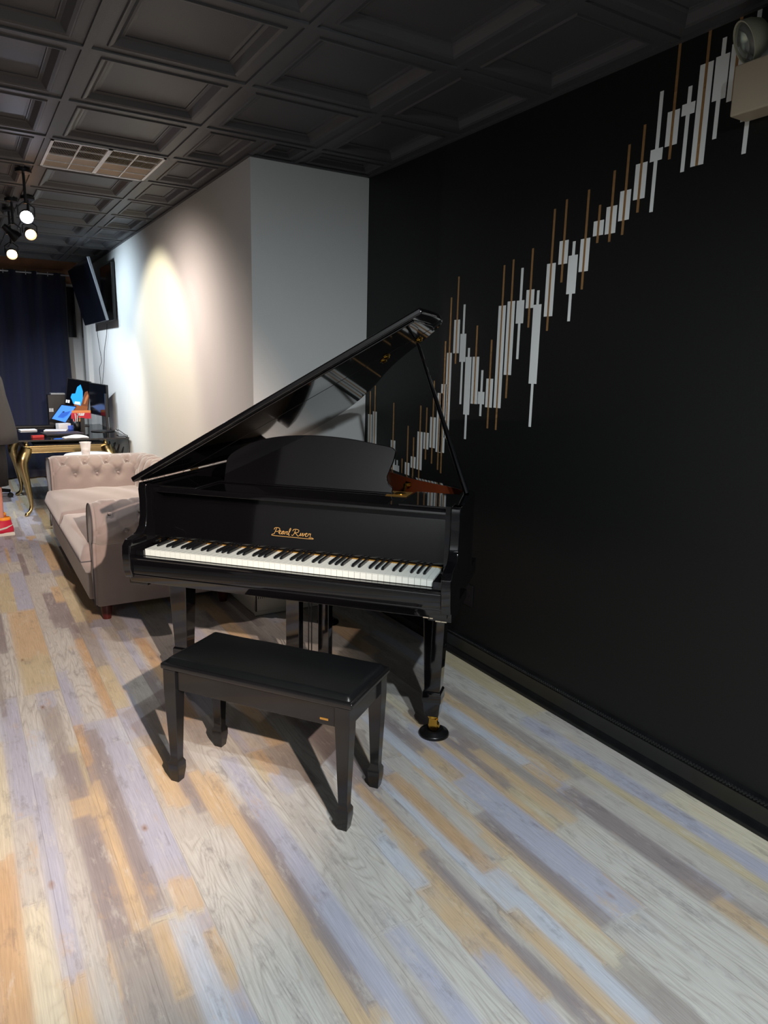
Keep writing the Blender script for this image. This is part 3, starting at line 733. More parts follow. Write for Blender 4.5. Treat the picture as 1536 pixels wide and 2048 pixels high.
lg_ = obj('logo', bm, mat('gold_lettering', (196, 156, 92), .45, metal=.3), fb, loc=(0, .1725, .812), rot=(-lean, 0, 0)); lg_['label'] = 'gold script lettering'

# ---------------------------------------------------------------- piano bench
bn = thing('piano_bench', 'black piano bench with padded leatherette seat in front of the piano', 'bench', (.885, 2.177, 0), R(-53.4))
BL, BW = .375, .160
bm = nb(); box(bm, -BL, BL, -BW, BW, .440, .463); obj('seat_board', bm, M_['lacquer2'], bn, bevel=.006)
bm = nb(); n = 90; m2 = 40; vs = {}
for i in range(n+1):
    for j in range(m2+1):
        a = -1+2*i/n; b = -1+2*j/m2
        e = min(1, (1-abs(a))*(BL-.012)/.016); f = min(1, (1-abs(b))*(BW-.012)/.016)
        h = (math.sin(min(e, 1)*PI/2)*math.sin(min(f, 1)*PI/2))**.6
        vs[i, j] = bm.verts.new((a*(BL-.012), b*(BW-.012), .462+.017*h+.004*h*(1-a*a)*(1-b*b)+.0006*math.sin(a*9+b*4)))
for i in range(n):
    for j in range(m2): bm.faces.new((vs[i, j], vs[i+1, j], vs[i+1, j+1], vs[i, j+1]))
cu_ = obj('seat_cushion', bm, M_['leather'], bn, smooth=True)
bm = nb(); pts = [(-BL+.02, -BW+.02, .478), (BL-.02, -BW+.02, .478), (BL-.02, BW-.02, .478), (-BL+.02, BW-.02, .478), (-BL+.02, -BW+.02, .478)]
bm.free()
bm = nb()
ax, ay = BL-.03, BW-.022
for a in ((-ax, ax, -ay-.009, -ay+.009), (-ax, ax, ay-.009, ay+.009), (-ax-.009, -ax+.009, -ay, ay), (ax-.009, ax+.009, -ay, ay)): box(bm, *a, .365, .441)
obj('apron', bm, M_['lacquer2'], bn, bevel=.002)
for sx in (-1, 1):
    for sy in (-1, 1):
        bm = nb(); prev = None; cx, cy = sx*(ax-.006), sy*(ay-.006)
        for z, a in ((.441, .0255), (.36, .0255), (.105, .0165), (.085, .0165), (.072, .0225), (.045, .0225), (.0, .0165)):
            ring = [bm.verts.new((cx+p*a, cy+q*a, z)) for p, q in ((-1, -1), (1, -1), (1, 1), (-1, 1))]
            if prev:
                for k in range(4): bm.faces.new((prev[k], prev[(k+1) % 4], ring[(k+1) % 4], ring[k]))
            else: bm.faces.new(ring)
            prev = ring
        bm.faces.new(prev); obj('leg', bm, M_['lacquer2'], bn, bevel=.0015)
bm = nb(); box(bm, .255, .285, -ay-.0105, -ay-.008, .382, .389); obj('maker_plate', bm, M_['iron'], bn)['label'] = 'small pale brass plate'

# ---------------------------------------------------------------- sofa
sf = thing('chesterfield_sofa', 'grey velvet button-tufted chesterfield sofa against the white wall', 'sofa', (.605, 4.14, 0), R(-.3))
SL, SD = 2.30, .84
def tufted(name, prof, length, axis_fn, rows, pitch, depth=.028, off=0.0):
    """sheet: profile (points a(t)->2D) swept along length with diamond tufts. rows: profile params of button rows"""
    ps = spline([(p[0], p[1], 0) for p in prof], 10)
    nn = len(ps); tot = [0]
    for a, b in zip(ps, ps[1:]): tot.append(tot[-1]+(b-a).length)
    N = max(24, int(length/.010)); bm = nb(); grid = []
    nrm = []
    for i in range(nn):
        t = (ps[min(nn-1, i+1)]-ps[max(0, i-1)]).normalized(); nrm.append(Vector((-t.y, t.x, 0)))
    btn = []
    for ri, rr in enumerate(rows):
        x = pitch*(.5 if ri % 2 else 1.0)*1.0
        while x < length-.03:
            btn.append((x, rr)); x += pitch
    for j in range(N+1):
        l = length*j/N; row = []
        for i in range(nn):
            s = tot[i]; d = 0; near = 9
            for (bx, bs) in btn:
                q = math.hypot(l-bx, s-bs)
                if q < .16: d += depth*math.exp(-(q/.030)**2)
                near = min(near, q)
            # creases between neighbouring rows
            for a in range(len(rows)-1):
                s0, s1 = rows[a], rows[a+1]
                if s0-.002 <= s <= s1+.002:
                    f = (s-s0)/(s1-s0)
                    for sg in (-1, 1):
                        base = (pitch*(.5 if a % 2 else 1.0))+sg*f*pitch/2
                        q = abs(((l-base+pitch/2) % pitch)-pitch/2)
                        d += depth*.36*math.exp(-(q/.013)**2)
            ee = min(l, length-l); edge = .012*math.exp(-(ee/.02)**2)
            puff = .016*min(1, near/.075)
            p = ps[i]+nrm[i]*(puff-d-edge); row.append(bm.verts.new(axis_fn(p.x, p.y, l)))
        grid.append(row)
    for a, b in zip(grid, grid[1:]):
        for i in range(nn-1): bm.faces.new((a[i], b[i], b[i+1], a[i+1]))
    try:
        bm.faces.new(grid[0]); bm.faces.new(grid[-1][::-1])
    except Exception: pass
    return bm, [(ps, tot, nrm, b) for b in btn]
def buttons(info, axis_fn, parent):
    for ps, tot, nrm, (bx, bs) in info:
        i = min(range(len(tot)), key=lambda k: abs(tot[k]-bs)); p = ps[i]+nrm[i]*(-.010)
        bm = nb(); lathe(bm, [(0, .006), (.006, .005), (.0105, 0), (.006, -.004), (0, -.005)], 10)
        c = Vector(axis_fn(p.x, p.y, bx)); d = (Vector(axis_fn(p.x+nrm[i].x, p.y+nrm[i].y, bx))-c).normalized()
        bmesh.ops.transform(bm, matrix=Matrix.Translation(c) @ d.to_track_quat('Z', 'Y').to_matrix().to_4x4(), verts=bm.verts[:])
        obj('button', bm, M_['velvet'], parent, smooth=True)
VEL = M_['velvet']
# arm profile: (across, up); outer roll at negative side
def arm_fn(y0, sgn):
    return lambda a, b, l: (l, y0+sgn*a, b)
# near arm: across runs from outside (0) to inside (+)
armp = [(.055, .10), (.055, .30), (.050, .46), (.030, .485), (.006, .515), (-.010, .57), (-.004, .635), (.028, .682), (.075, .702), (.125, .695), (.165, .66), (.185, .60), (.185, .50), (.18, .36)]
fn = arm_fn(0.0, 1); bm, info = tufted('arm', armp, .80, fn, [.46, .58, .74], .17, depth=.024)
arm1 = obj('armrest', bm, VEL, sf, smooth=True); buttons(info, fn, arm1)
fn2 = arm_fn(SL, -1); armp2 = [(-.15+(a+.15)*1.0 if a > .06 else a-.14, b) for a, b in armp]
bm, info = tufted('arm', armp2, .80, fn2, [.77, .885, 1.0], .17, depth=.045)
arm2 = obj('armrest', bm, VEL, sf, smooth=True); buttons(info, fn2, arm2)
backp = [(.0, .12), (.0, .40), (-.01, .50), (-.015, .58), (.0, .66), (.04, .705), (.09, .712), (.14, .69), (.17, .64), (.185, .56), (.19, .45), (.19, .36)]
fnb = lambda a, b, l: (SD-a, .10+l, b)
bm, info = tufted('back', backp, SL-.2, fnb, [.62, .76, .90], .17, depth=.042)
bk = obj('backrest', bm, VEL, sf, smooth=True); buttons(info, fnb, bk)
# arm front panels with piping
for y0, sg, prf in ((0, 1, armp), (SL, -1, armp2)):
    pp = [(v.x, v.y) for v in spline([(a, b, 0) for a, b in prf], 5)]
    bm = nb(); prism(bm, [(y0+sg*a, b) for a, b in pp], -.016, .012, axis='x'); obj('arm_front_panel', bm, VEL, sf, bevel=.006)
    bm = nb(); tube(bm, [(-.017, y0+sg*a, b) for a, b in pp], .004, 6); obj('piping', bm, M_['piping'], sf, smooth=True)
# base
bm = nb(); box(bm, -.005, SD-.02, .055, SL-.055, .085, .30); obj('base_frame', bm, VEL, sf, bevel=.02, seg=3)
bm = nb(); box(bm, -.03, .0, .185, SL-.185, .10, .30); obj('front_rail', bm, VEL, sf, bevel=.012, seg=3)
# seat cushions with front lip
def cushion(y0, y1, z0, z1, x0, x1, name='seat_cushion', ear=0):
    bm = nb(); nx, ny = 26, 34; top = {}; botv = {}
    def sh(a, b):
        e = min(1, (1-abs(a))/.12); f = min(1, (1-abs(b))/.10)
        return (math.sin(e*PI/2)*math.sin(f*PI/2))**.5
    for i in range(nx+1):
        for j in range(ny+1):
            a = -1+2*i/nx; b = -1+2*j/ny; h = sh(a, b)
            xx = (x0+x1)/2+a*(x1-x0)/2; yy = (y0+y1)/2+b*(y1-y0)/2
            crown = .028*(1-a*a)*(1-b*b)+.004*math.sin(xx*23+yy*9)
            zc = (z0+z1)/2
            top[i, j] = bm.verts.new((xx, yy, zc+(z1-zc)*h+crown*h))
            if i in (0, nx) or j in (0, ny): botv[i, j] = top[i, j]
            else: botv[i, j] = bm.verts.new((xx, yy, zc-(zc-z0)*h))
    for i in range(nx):
        for j in range(ny):
            bm.faces.new((top[i, j], top[i+1, j], top[i+1, j+1], top[i, j+1]))
            try: bm.faces.new((botv[i, j], botv[i, j+1], botv[i+1, j+1], botv[i+1, j]))
            except Exception: pass
    c = obj(name, bm, VEL, sf, smooth=True)
    bm = nb(); zc = (z0+z1)/2
    tube(bm, [(x0+.2, y0, zc), (x0, y0, zc), (x0, y1, zc), (x0+.2, y1, zc)], .004, 6); obj('piping', bm, M_['piping'], c)
    return c
cushion(.10, 1.15, .27, .45, -.075, .70)
cushion(1.15, 2.20, .27, .45, -.075, .70)
for x, y in ((.05, .10), (.76, .10), (.05, SL-.10), (.76, SL-.10)):
    bm = nb(); lathe(bm, [(0, .09), (.034, .09), (.030, .04), (.024, 0), (0, 0)], 16, M=T(x, y, 0)); obj('foot', bm, M_['foot'], sf, auto=40)

# side table behind sofa + cup
p = Vector((1.0, 6.98, 0))
st = thing('side_table', 'small white round side table behind the sofa arm', 'table', tuple(p))
bm = nb(); lathe(bm, [(0, .630), (.20, .630), (.21, .637), (.21, .647), (.20, .655), (0, .655)], 40); obj('table_top', bm, M_['white'], st, auto=40)
bm = nb(); lathe(bm, [(0, .632), (.02, .632), (.02, .02), (.14, .012), (.15, 0), (0, 0)], 24); obj('pedestal', bm, M_['white'], st, auto=40)
cp = thing('plastic_cup', 'clear plastic cup half full on the white round table', 'cup', tuple(onz(172, 911, .656)))
bm = nb(); lathe(bm, [(0, .002), (.026, .002), (.031, .06), (.037, .118), (.040, .120), (.040, .124), (.0355, .121), (.030, .06), (.0245, .004), (0, .004)], 28); bmesh.ops.scale(bm, vec=(1.3, 1.3, 1), verts=bm.verts[:]); obj('cup_wall', bm, M_['cupplastic'], cp, smooth=True)
bm = nb(); lathe(bm, [(0, .004), (.031, .004), (.0385, .06), (0, .06)], 24); obj('drink', bm, mat('cloudy_water', (214, 205, 200), .2), cp, auto=40)

# ---------------------------------------------------------------- gilt desk
DZ = .765
dx0, dx1, dy0, dy1 = .43, 1.43, 7.30, 9.0
dk_ = thing('glass_desk', 'glass-topped desk on gilt cabriole legs near the navy curtain', 'desk', ((dx0+dx1)/2, (dy0+dy1)/2, 0))
cx, cy = (dx0+dx1)/2, (dy0+dy1)/2
bm = nb(); box(bm, dx0-cx, dx1-cx, dy0-cy, dy1-cy, DZ-.012, DZ); obj('glass_top', bm, M_['deskglass'], dk_, bevel=.002)
bm = nb(); box(bm, dx0-cx-.002, dx1-cx+.002, dy0-cy-.003, dy0-cy, DZ-.014, DZ+.001); box(bm, dx1-cx, dx1-cx+.003, dy0-cy, dy1-cy, DZ-.014, DZ+.001)
obj('dark_edge', bm, M_['plastic'], dk_)
GX, GY = .40, .60
bm = nb()
for a in ((-GX, GX-.08, -GY-.012, -GY+.012), (-GX, GX-.08, GY-.012, GY+.012), (-GX-.012, -GX+.012, -GY, GY), (GX-.092, GX-.068, -GY, GY)):
    box(bm, *a, .62, .675)
    box(bm, a[0]-.004, a[1]+.004, a[2]-.004, a[3]+.004, .668, .684); box(bm, a[0]-.003, a[1]+.003, a[2]-.003, a[3]+.003, .612, .622)
obj('apron', bm, M_['gilt'], dk_, bevel=.003)
bm = nb()
for sx in (-GX, GX-.08):
    for sy in (-GY, GY):
        lathe(bm, [(0, .684), (.020, .684), (.026, .70), (.014, .712), (.022, .728), (.030, .742), (.018, .752), (0, .753)], 12, M=T(sx, sy, 0))
obj('glass_support', bm, M_['gilt'], dk_, smooth=True)
for sx, dxn in ((-GX, -1), (GX-.08, 1)):
    for sy, dyn in ((-GY, -1), (GY, 1)):
        dn = Vector((dxn*.8, dyn*.45, 0))
        path = [(0, 0, .67), (0.02, 0, .62), (.055, 0, .56), (.06, 0, .49), (.035, 0, .37), (.008, 0, .22), (-.004, 0, .11), (.012, 0, .05), (.055, 0, .016), (.075, 0, .010)]
        rr = [.050, .058, .058, .048, .036, .026, .018, .017, .020, .010]
        pts = spline([(sx+dn.x*a, sy+dn.y*a, z) for a, _, z in path], 5)
        r2 = []
        for i in range(len(rr)-1):
            for k in range(5): r2.append(rr[i]+(rr[i+1]-rr[i])*k/5)
        r2.append(rr[-1]); bm = nb(); tube(bm, pts, r2, 14)
        for v in bm.verts: v.co.z = max(v.co.z, 0.0)
        obj('leg', bm, M_['gilt'], dk_, smooth=True)

# desk items
def flat(name, label, cat, px, py, sx, sy, h, m, rz=0, z=DZ, bev=.003, dxy=None):
    p = onz(px, py, z) if dxy is None else Vector((dxy[0], dxy[1], z))
    bm = nb(); box(bm, -sx/2, sx/2, -sy/2, sy/2, 0, h)
    o = obj(name, bm, m, bevel=bev, loc=(p.x, p.y, z+.0005), rot=(0, 0, R(rz))); tagp(o, label, cat); return o
# folded cloth
bm = nb(); vs = {}
for i in range(13):
    for j in range(9):
        a = i/12; b = j/8
        vs[i, j] = bm.verts.new((-.11+.22*a+.01*math.sin(b*7), -.06+.12*b+.012*math.sin(a*9), .004+.028*math.sin(PI*a)**.5*math.sin(PI*b)**.5*(.7+.3*math.sin(a*8+b*5))))
for i in range(12):
    for j in range(8): bm.faces.new((vs[i, j], vs[i+1, j], vs[i+1, j+1], vs[i, j+1]))
o = obj('napkin', bm, M_['paper'], loc=(.955, 7.41, DZ+.001), smooth=True); sol = o.modifiers.new('s', 'SOLIDIFY'); sol.thickness = .004; tagp(o, 'crumpled white cloth napkin on the front edge of the glass desk', 'napkin')
lp_ = thing('laptop', 'closed dark laptop lying on the glass desk', 'laptop', (.88, 7.76, DZ+.001), R(8))
bm = nb(); box(bm, -.18, .18, -.12, .12, 0, .012); obj('base', bm, M_['plastic'], lp_, bevel=.004)
bm = nb(); box(bm, -.18, .18, -.12, .12, .0125, .020); obj('lid', bm, mat('laptop_grey', (58, 52, 56), .45), lp_, bevel=.003)
flat('stapler', 'red stapler at the left front of the glass desk', 'stapler', 0, 0, .11, .035, .026, M_['red'], 20, dxy=(.63, 7.50))
flat('paper_stack', 'flat white paper stack at the left of the glass desk', 'papers', 0, 0, .16, .13, .012, M_['paper'], 5, dxy=(.61, 8.32))
flat('notepad', 'white notepad beside the white box on the desk', 'notepad', 0, 0, .22, .16, .010, M_['paper'], -12, dxy=(.87, 8.22))
flat('tissue_box', 'small white box on the glass desk in front of the tablet', 'box', 0, 0, .13, .09, .065, M_['white'], 14, dxy=(.965, 8.38))
flat('tape_roll', 'blue box of tape next to the white box', 'box', 0, 0, .05, .05, .045, mat('blue_card', (70, 100, 200), .6), 30, dxy=(1.035, 8.30))
flat('keyboard', 'black keyboard at the back of the glass desk', 'keyboard', 0, 0, .42, .14, .02, M_['plastic'], 4, dxy=(.72, 8.72))
# pen cup
pc = thing('pen_cup', 'black mesh pen cup full of pens on the desk', 'pen cup', (1.075, 8.16, DZ+.001))
bm = nb(); lathe(bm, [(0, 0), (.036, 0), (.040, .10), (.0385, .10), (.0345, .003), (0, .003)], 20); obj('cup', bm, glass_mat('dark_mesh', (70, 66, 62), .4), pc, smooth=True)
cols = [(200, 150, 90), (190, 40, 50), (230, 230, 230), (60, 60, 60), (220, 130, 140)]
for k in range(9):
    a = k*2.4; rr = .018; bm = nb()
    tube(bm, [(math.cos(a)*rr*.6, math.sin(a)*rr*.6, .006), (math.cos(a)*.036, math.sin(a)*.036, .125+.02*(k % 4))], .004, 6)
    po = obj('pen', bm, mat('pen_%d' % k, cols[k % 5], .5), loc=(1.075, 8.16, DZ+.001)); tagp(po, 'pens sticking out of the black mesh cup', 'pen', 'pens in the mesh cup')
# monitors
def screen_mat():
    m = bpy.data.materials.new('desert_arch_wallpaper'); m.use_nodes = True; nt = m.node_tree; L = nt.links; b = nt.nodes['Principled BSDF']
    return m
def lcd(name, label, A, B, Cc, D, stand_xy, zbase, art=None, tail=None):
    """A top-left, B top-right, Cc bottom-right, D bottom-left world points"""
    A, B, Cc, D = map(Vector, (A, B, Cc, D)); ctr = (A+B+Cc+D)/4
    t = thing(name, label, 'monitor', (stand_xy[0], stand_xy[1], zbase)); off = Vector((stand_xy[0], stand_xy[1], zbase))
    ux = (B-A).normalized(); uz = ((A-D)+(B-Cc)).normalized(); uz = (uz-ux*uz.dot(ux)).normalized(); un = uz.cross(ux)  # towards back
    wd = ((B-A).length+(Cc-D).length)/2; ht = ((A-D).length+(B-Cc).length)/2
    Mx = Matrix((( ux.x, un.x, uz.x, ctr.x-off.x), (ux.y, un.y, uz.y, ctr.y-off.y), (ux.z, un.z, uz.z, ctr.z-off.z), (0, 0, 0, 1)))
    bm = nb(); box(bm, -wd/2, wd/2, 0, .025, -ht/2, ht/2, M=Mx); hs = obj('housing', bm, M_['plastic'], t, bevel=.003)
    bm = nb(); box(bm, -wd/2+.008, wd/2-.008, -.0015, 0.001, -ht/2+.012, ht/2-.008, M=Mx); s = obj('screen', bm, M_['screenoff'], t)
    return t, s, Mx, wd, ht, ctr, off
def poly(bm, pts, y, M):
    f = bm.faces.new([bm.verts.new(M @ Vector((a, y, b))) for a, b in pts]); return f
def em_mat(name, c, s=1.0): return mat(name, c, .4, emit=c, estr=s)
A = ony(131, 755, 8.75); B = ony(178, 763, 8.65); Cc = ony(178, 836, 8.65); D = ony(131, 832, 8.75); B.x -= .0
t, s, Mx, wd, ht, ctr, off = lcd('monitor', 'monitor showing a desert arch picture with blue sky', A, B, Cc, D, (1.16, 8.80), DZ+.0015, art=1)
def pic(name, pts, col, k=1, y=-.003, st=.9):
    bm = nb(); prism(bm, [(-wd/2+a*wd, -ht/2+b*ht) for a, b in pts], y, y+.0012, axis='y', M=Mx)
    obj(name, bm, em_mat(name+'_glow', col, st), s)
# picture coordinates measured on the screen (0..1, 0..1 from bottom-left)
pic('sand', [(.44, .08), (.38, .20), (.40, .34), (.62, .36), (.985, .36), (.985, .10), (.70, .06)], (120, 70, 40))
pic('sky', [(.22, .50), (.30, .42), (.36, .34), (.68, .32), (.74, .50), (.70, .72), (.58, .88), (.45, .80), (.40, .62), (.26, .60)], (30, 140, 225), y=-.004)
pic('rock', [(.70, .33), (.985, .33), (.985, .62), (.90, .74), (.80, .70), (.74, .55)], (96, 56, 36), y=-.0045)
pic('rock_light', [(.80, .38), (.86, .38), (.96, .60), (.92, .66), (.84, .56)], (150, 98, 62), y=-.0055)
pic('cloud', [(.40, .34), (.66, .34), (.64, .42), (.42, .41)], (180, 210, 235), y=-.005)
for (a, b, c_, d_) in ((.04, .09, .34, .42), (.105, .115, .34, .42), (.13, .18, .34, .42), (.19, .20, .34, .42)):
    pic('clock_digit', [(a, c_), (b, c_), (b, d_), (a, d_)], (210, 215, 220), y=-.004)
pic('date_line', [(.04, .20), (.30, .18), (.30, .215), (.04, .235)], (170, 175, 180), y=-.004)
bm = nb(); tube(bm, [(0, 0, .008), (0, 0, .30)], .016, 10); box(bm, -.12, .12, -.09, .09, 0, .008); obj('stand', bm, M_['plastic'], t)
A = ony(177, 765, 8.45); B = ony(211, 770, 8.02); Cc = ony(217, 837, 8.02); D = ony(180, 825, 8.45)
t, s, Mx, wd, ht, ctr, off = lcd('monitor', 'switched-off black monitor in front of the picture monitor', A, B, Cc, D, (1.31, 8.02), DZ+.0015)
bm = nb(); box(bm, -.012, .012, -.02, .02, .006, .40, M=T(.045, -.02, 0)); lathe(bm, [(0, 0), (.12, 0), (.12, .006), (0, .010)], 32); obj('stand', bm, M_['plastic'], t)

# tablet
tb = thing('tablet', 'tilted tablet with a bright blue screen', 'tablet', (1.0, 8.55, DZ))
A = ony(123, 809, 8.62); B = ony(153, 813, 8.60); Cc = ony(131, 846, 8.45); D = ony(102, 838, 8.47)
bm = nb(); vs = [bm.verts.new(p-Vector((1.0, 8.55, DZ))) for p in (A, B, Cc, D)]; vs2 = [bm.verts.new(v.co+Vector((0, .012, .006))) for v in vs]
bm.faces.new(vs); bm.faces.new(vs2[::-1])
for k in range(4): bm.faces.new((vs[k], vs[(k+1) % 4], vs2[(k+1) % 4], vs2[k]))
obj('body', bm, M_['plastic'], tb)
cc = (A+B+Cc+D)/4; bm = nb(); f = bm.faces.new([bm.verts.new(cc+(p-cc)*.93-Vector((1.0, 8.55+.002, DZ))) for p in (A, B, Cc, D)])
sc1 = obj('screen', bm, em_mat('tablet_blue', (62, 118, 215), .9), tb)
bm = nb(); bm.faces.new([bm.verts.new(cc+(A-D)*b+(B-A)*a-Vector((1.0, 8.55+.004, DZ))) for a, b in ((-.2, -.3), (.15, -.28), (.3, -.05), (.32, .2), (.1, .1), (-.15, .02))]); obj('picture_shape', bm, em_mat('tablet_dark', (40, 80, 160), .8), sc1)
bm = nb(); box(bm, -.05, .05, -.02, .04, 0, .09); obj('stand', bm, M_['plastic'], tb)
# pc box
q0 = ony(100, 785, 9.0); q1 = ony(131, 845, 9.0)
pb = thing('computer_case', 'black computer case with a pale top behind the tablet', 'computer', ((q0.x+q1.x)/2, 8.91, DZ))
hh = q0.z-DZ
bm = nb(); box(bm, -.115, .07, -.06, .08, .001, hh-.02); obj('case', bm, M_['plastic'], pb, bevel=.004)
bm = nb(); box(bm, -.08, .07, -.06, .08, hh-.02, hh); obj('pale_lid', bm, M_['silver'], pb, bevel=.003)
bm = nb()
for k in range(4): box(bm, -.108+.012*k, -.101+.012*k, -.063, -.06, .16, .20)
obj('sticker', bm, M_['white'], pb)
# red card with white lettering
q = ony(162, 829, 8.3); q.z = max(q.z, DZ+.06)
rc = thing('sign_card', 'red and orange card with white lettering standing by the monitor', 'sign', (q.x, q.y, DZ))
w2, h2, zc = .10, .045, q.z-DZ
bm = nb(); box(bm, -w2, w2, -.002, .002, zc-h2, zc+h2*.4, M=RX(0)); obj('red_face', bm, mat('card_red', (205, 40, 62), .6), rc)
bm = nb(); box(bm, -w2*.92, w2, -.002, .002, zc+h2*.4, zc+h2); obj('orange_band', bm, mat('card_orange', (235, 150, 90), .6), rc)
bm = nb()
def seg(a, b, wv=.0055): 
    tube(bm, [(a[0], -.003, zc+a[1]), (b[0], -.003, zc+b[1])], wv, 4)
for pts in ([(-.035, .014), (-.025, -.014)], [(-.025, -.014), (-.018, .014)], [(-.008, .014), (-.008, -.014)], [(.002, -.014), (.008, .014)], [(.008, .014), (.014, -.014)], [(.022, .014), (.022, -.014)], [(.022, -.014), (.034, .014)]):
    seg(*pts)
obj('lettering', bm, M_['white'], rc)
bm = nb(); box(bm, -.03, .03, -.02, .03, 0, zc-h2+.01); obj('base', bm, M_['plastic'], rc)
# cables
def cable(name, label, pts, r=.004, m=None):
    bm = nb(); tube(bm, spline(pts, 8), r, 6); o = obj(name, bm, m or M_['cable'], smooth=True); tagp(o, label, 'cable'); return o
cable('cable', 'black cable running from the monitor stand over the right desk edge', [(1.415, 7.86, .80), (1.42, 7.80, .79), (1.42, 7.75, .80), (1.435, 7.5, .775), (1.438, 7.38, .76), (1.438, 7.33, .60), (1.436, 7.34, .35), (1.435, 7.4, .02)])
for k in range(3):
    yb = 7.40+.22*k
    cable('cable', 'tangled black cables hanging under the right end of the desk', [(1.30, yb, .70), (1.36, yb+.05, .52), (1.40, yb+.02, .66), (1.32, yb+.06, .40), (1.38, yb+.08, .18), (1.34, yb+.04, .008)], .005)['group'] = 'cables under the desk'
tvl = ['left of the two thin cables hanging from the televisions down the white wall', 'right of the two thin cables hanging from the televisions down the white wall']
P1 = [onx(x, y, 1.44) for x, y in ((195, 650), (195, 668), (199, 695), (203, 722), (199, 738), (202, 768))]
P2 = [onx(x, y, 1.44) for x, y in ((214, 648), (213, 670), (209, 700), (208, 730), (205, 768))]
cable('cable', tvl[0], P1, .003); cable('cable', tvl[1], P2, .003)
# black bag under glass
bm = nb()
lathe(bm, [(0, -.03), (.14, -.025), (.17, 0), (.14, .025), (0, .03)], 20, M=T(0, 0, .035) @ Matrix.Scale(1.4, 4, (1, 0, 0)))
o = obj('folder_bag', bm, M_['plastic'], loc=(.93, 7.75, .688), smooth=True); tagp(o, 'flat black bag lying on the gilt apron under the desk glass', 'bag')
bm = nb(); box(bm, .60, 1.25, 7.62, 8.9, .676, .688); sh = obj('under_shelf', bm, M_['plastic'], bevel=.002); sh.parent = dk_; sh.location = (-cx, -cy, 0)

# televisions
def tv(label, c, w_, h_, lean, yaw, hm='silver'):
    t = thing('television', label, 'television', c, rot=(0, 0, 0))
    Mx = Matrix.Rotation(R(yaw), 4, 'Z') @ Matrix.Rotation(R(-lean), 4, 'Y')
    bm = nb(); box(bm, 0, .028, -w_/2, w_/2, 0, h_, M=Mx); obj('housing', bm, M_[hm], t, bevel=.004)
    bm = nb(); box(bm, -.003, .001, -w_/2+.004, w_/2-.004, .004, h_-.004, M=Mx); obj('screen', bm, M_['screenoff'], t)
    return t
t1 = tv('large black television tilted forward on its wall arm', (1.335, 8.28, 1.90), 1.33, .61, 14, 0)
bm = nb(); box(bm, 0.06, .12, .05, .13, .22, .30); box(bm, .035, .06, -.14, .14, .12, .42, M=RY(-14)); obj('wall_arm', bm, M_['plastic'], t1)
t2 = tv('black television flat on the wall behind the tilted one', (1.418, 7.98, 1.915), .62, .56, 0, 0, 'plastic')
# dark panel with arc at the curtain edge
q0 = ony(136, 560, 10.05); q1 = ony(152, 655, 10.05)
bm = nb(); box(bm, 1.29, 1.395, 10.085, 10.115, 1.80, 2.42); dp = obj('window_panel', bm, M_['screenoff']); tagp(dp, 'dark narrow panel on the far wall at the curtain edge', 'panel')

# ---------------------------------------------------------------- curtain
ct = thing('curtain', 'navy blue grommet curtain covering the far wall', 'curtain', (.3, 9.98, 0))
bm = nb(); cols_ = 220; rows_ = 10; xa, xb = -1.6, .985; g = []
for i in range(cols_+1):
    x = xa+(xb-xa)*i/cols_; ph = (x+.03)*2*PI/.245
    col = []
    for j in range(rows_+1):
        z = .02+2.548*j/rows_
        amp = .045*(1-.25*(1-j/rows_))
        col.append(bm.verts.new((x+.01*math.sin(ph*.5+1)+ .006*math.sin(j*.9+i*.05), amp*math.sin(ph)+.012*math.sin(ph*.37+j*.2)*(1-j/rows_)+.020, z)))
    g.append(col)
for a, b in zip(g, g[1:]):
    for j in range(rows_): bm.faces.new((a[j], b[j], b[j+1], a[j+1]))
o = obj('drape', bm, M_['navy'], ct, smooth=True); so = o.modifiers.new('s', 'SOLIDIFY'); so.thickness = .003
k = 0; x = xa+.245*.25
while x < xb:
    bm = nb()
    ring = [(.0, math.cos(a)*.024, 2.548+math.sin(a)*.024) for a in [2*PI*q/16 for q in range(17)]]
    tube(bm, [(x, p_[1]*.5, p_[2]) for p_ in ring], .004, 6, cap=False); obj('grommet', bm, M_['chrome'], ct, smooth=True); x += .1225
rd = thing('curtain_rod', 'silver curtain rod threaded through the navy curtain', 'curtain rod', (.3, 9.98, 2.548))
bm = nb(); tube(bm, [(-1.7, 0, 0), (1.10, 0, 0)], .009, 10); obj('rod', bm, M_['chrome'], rd, smooth=True)
bm = nb(); box(bm, 1.06, 1.07, 0, .17, -.008, .008); obj('bracket', bm, M_['chrome'], rd)

# ---------------------------------------------------------------- office chair behind desk
oc = thing('office_chair', 'dark office chair on casters behind the gilt desk', 'chair', (.10, 8.62, 0))
bm = nb(); box(bm, -.25, .25, -.24, .24, .44, .52); obj('seat', bm, M_['plastic'], oc, bevel=.03, seg=3)
bm = nb(); box(bm, -.24, -.18, -.22, .22, .56, 1.05); obj('backrest', bm, M_['plastic'], oc, bevel=.025, seg=3)
bm = nb(); tube(bm, [(0, 0, .10), (0, 0, .45)], .025, 12); obj('column', bm, M_['chrome'], oc)
for k in range(5):
    a = R(10+72*k); bm = nb(); e = (math.cos(a)*.32, math.sin(a)*.32, .075)
    tube(bm, [(0, 0, .11), (e[0]*.5, e[1]*.5, .10), e], [.03, .026, .018], 8); b_ = obj('base_arm', bm, M_['plastic'], oc, smooth=True)
    bm = nb(); lathe(bm, [(0, -.02), (.024, -.02), (.028, -.012), (.028, .012), (.024, .02), (0, .02)], 16, M=T(e[0], e[1], .028) @ RZ(math.degrees(a)) @ RX(90)); obj('caster', bm, M_['rubber'], b_, auto=40)

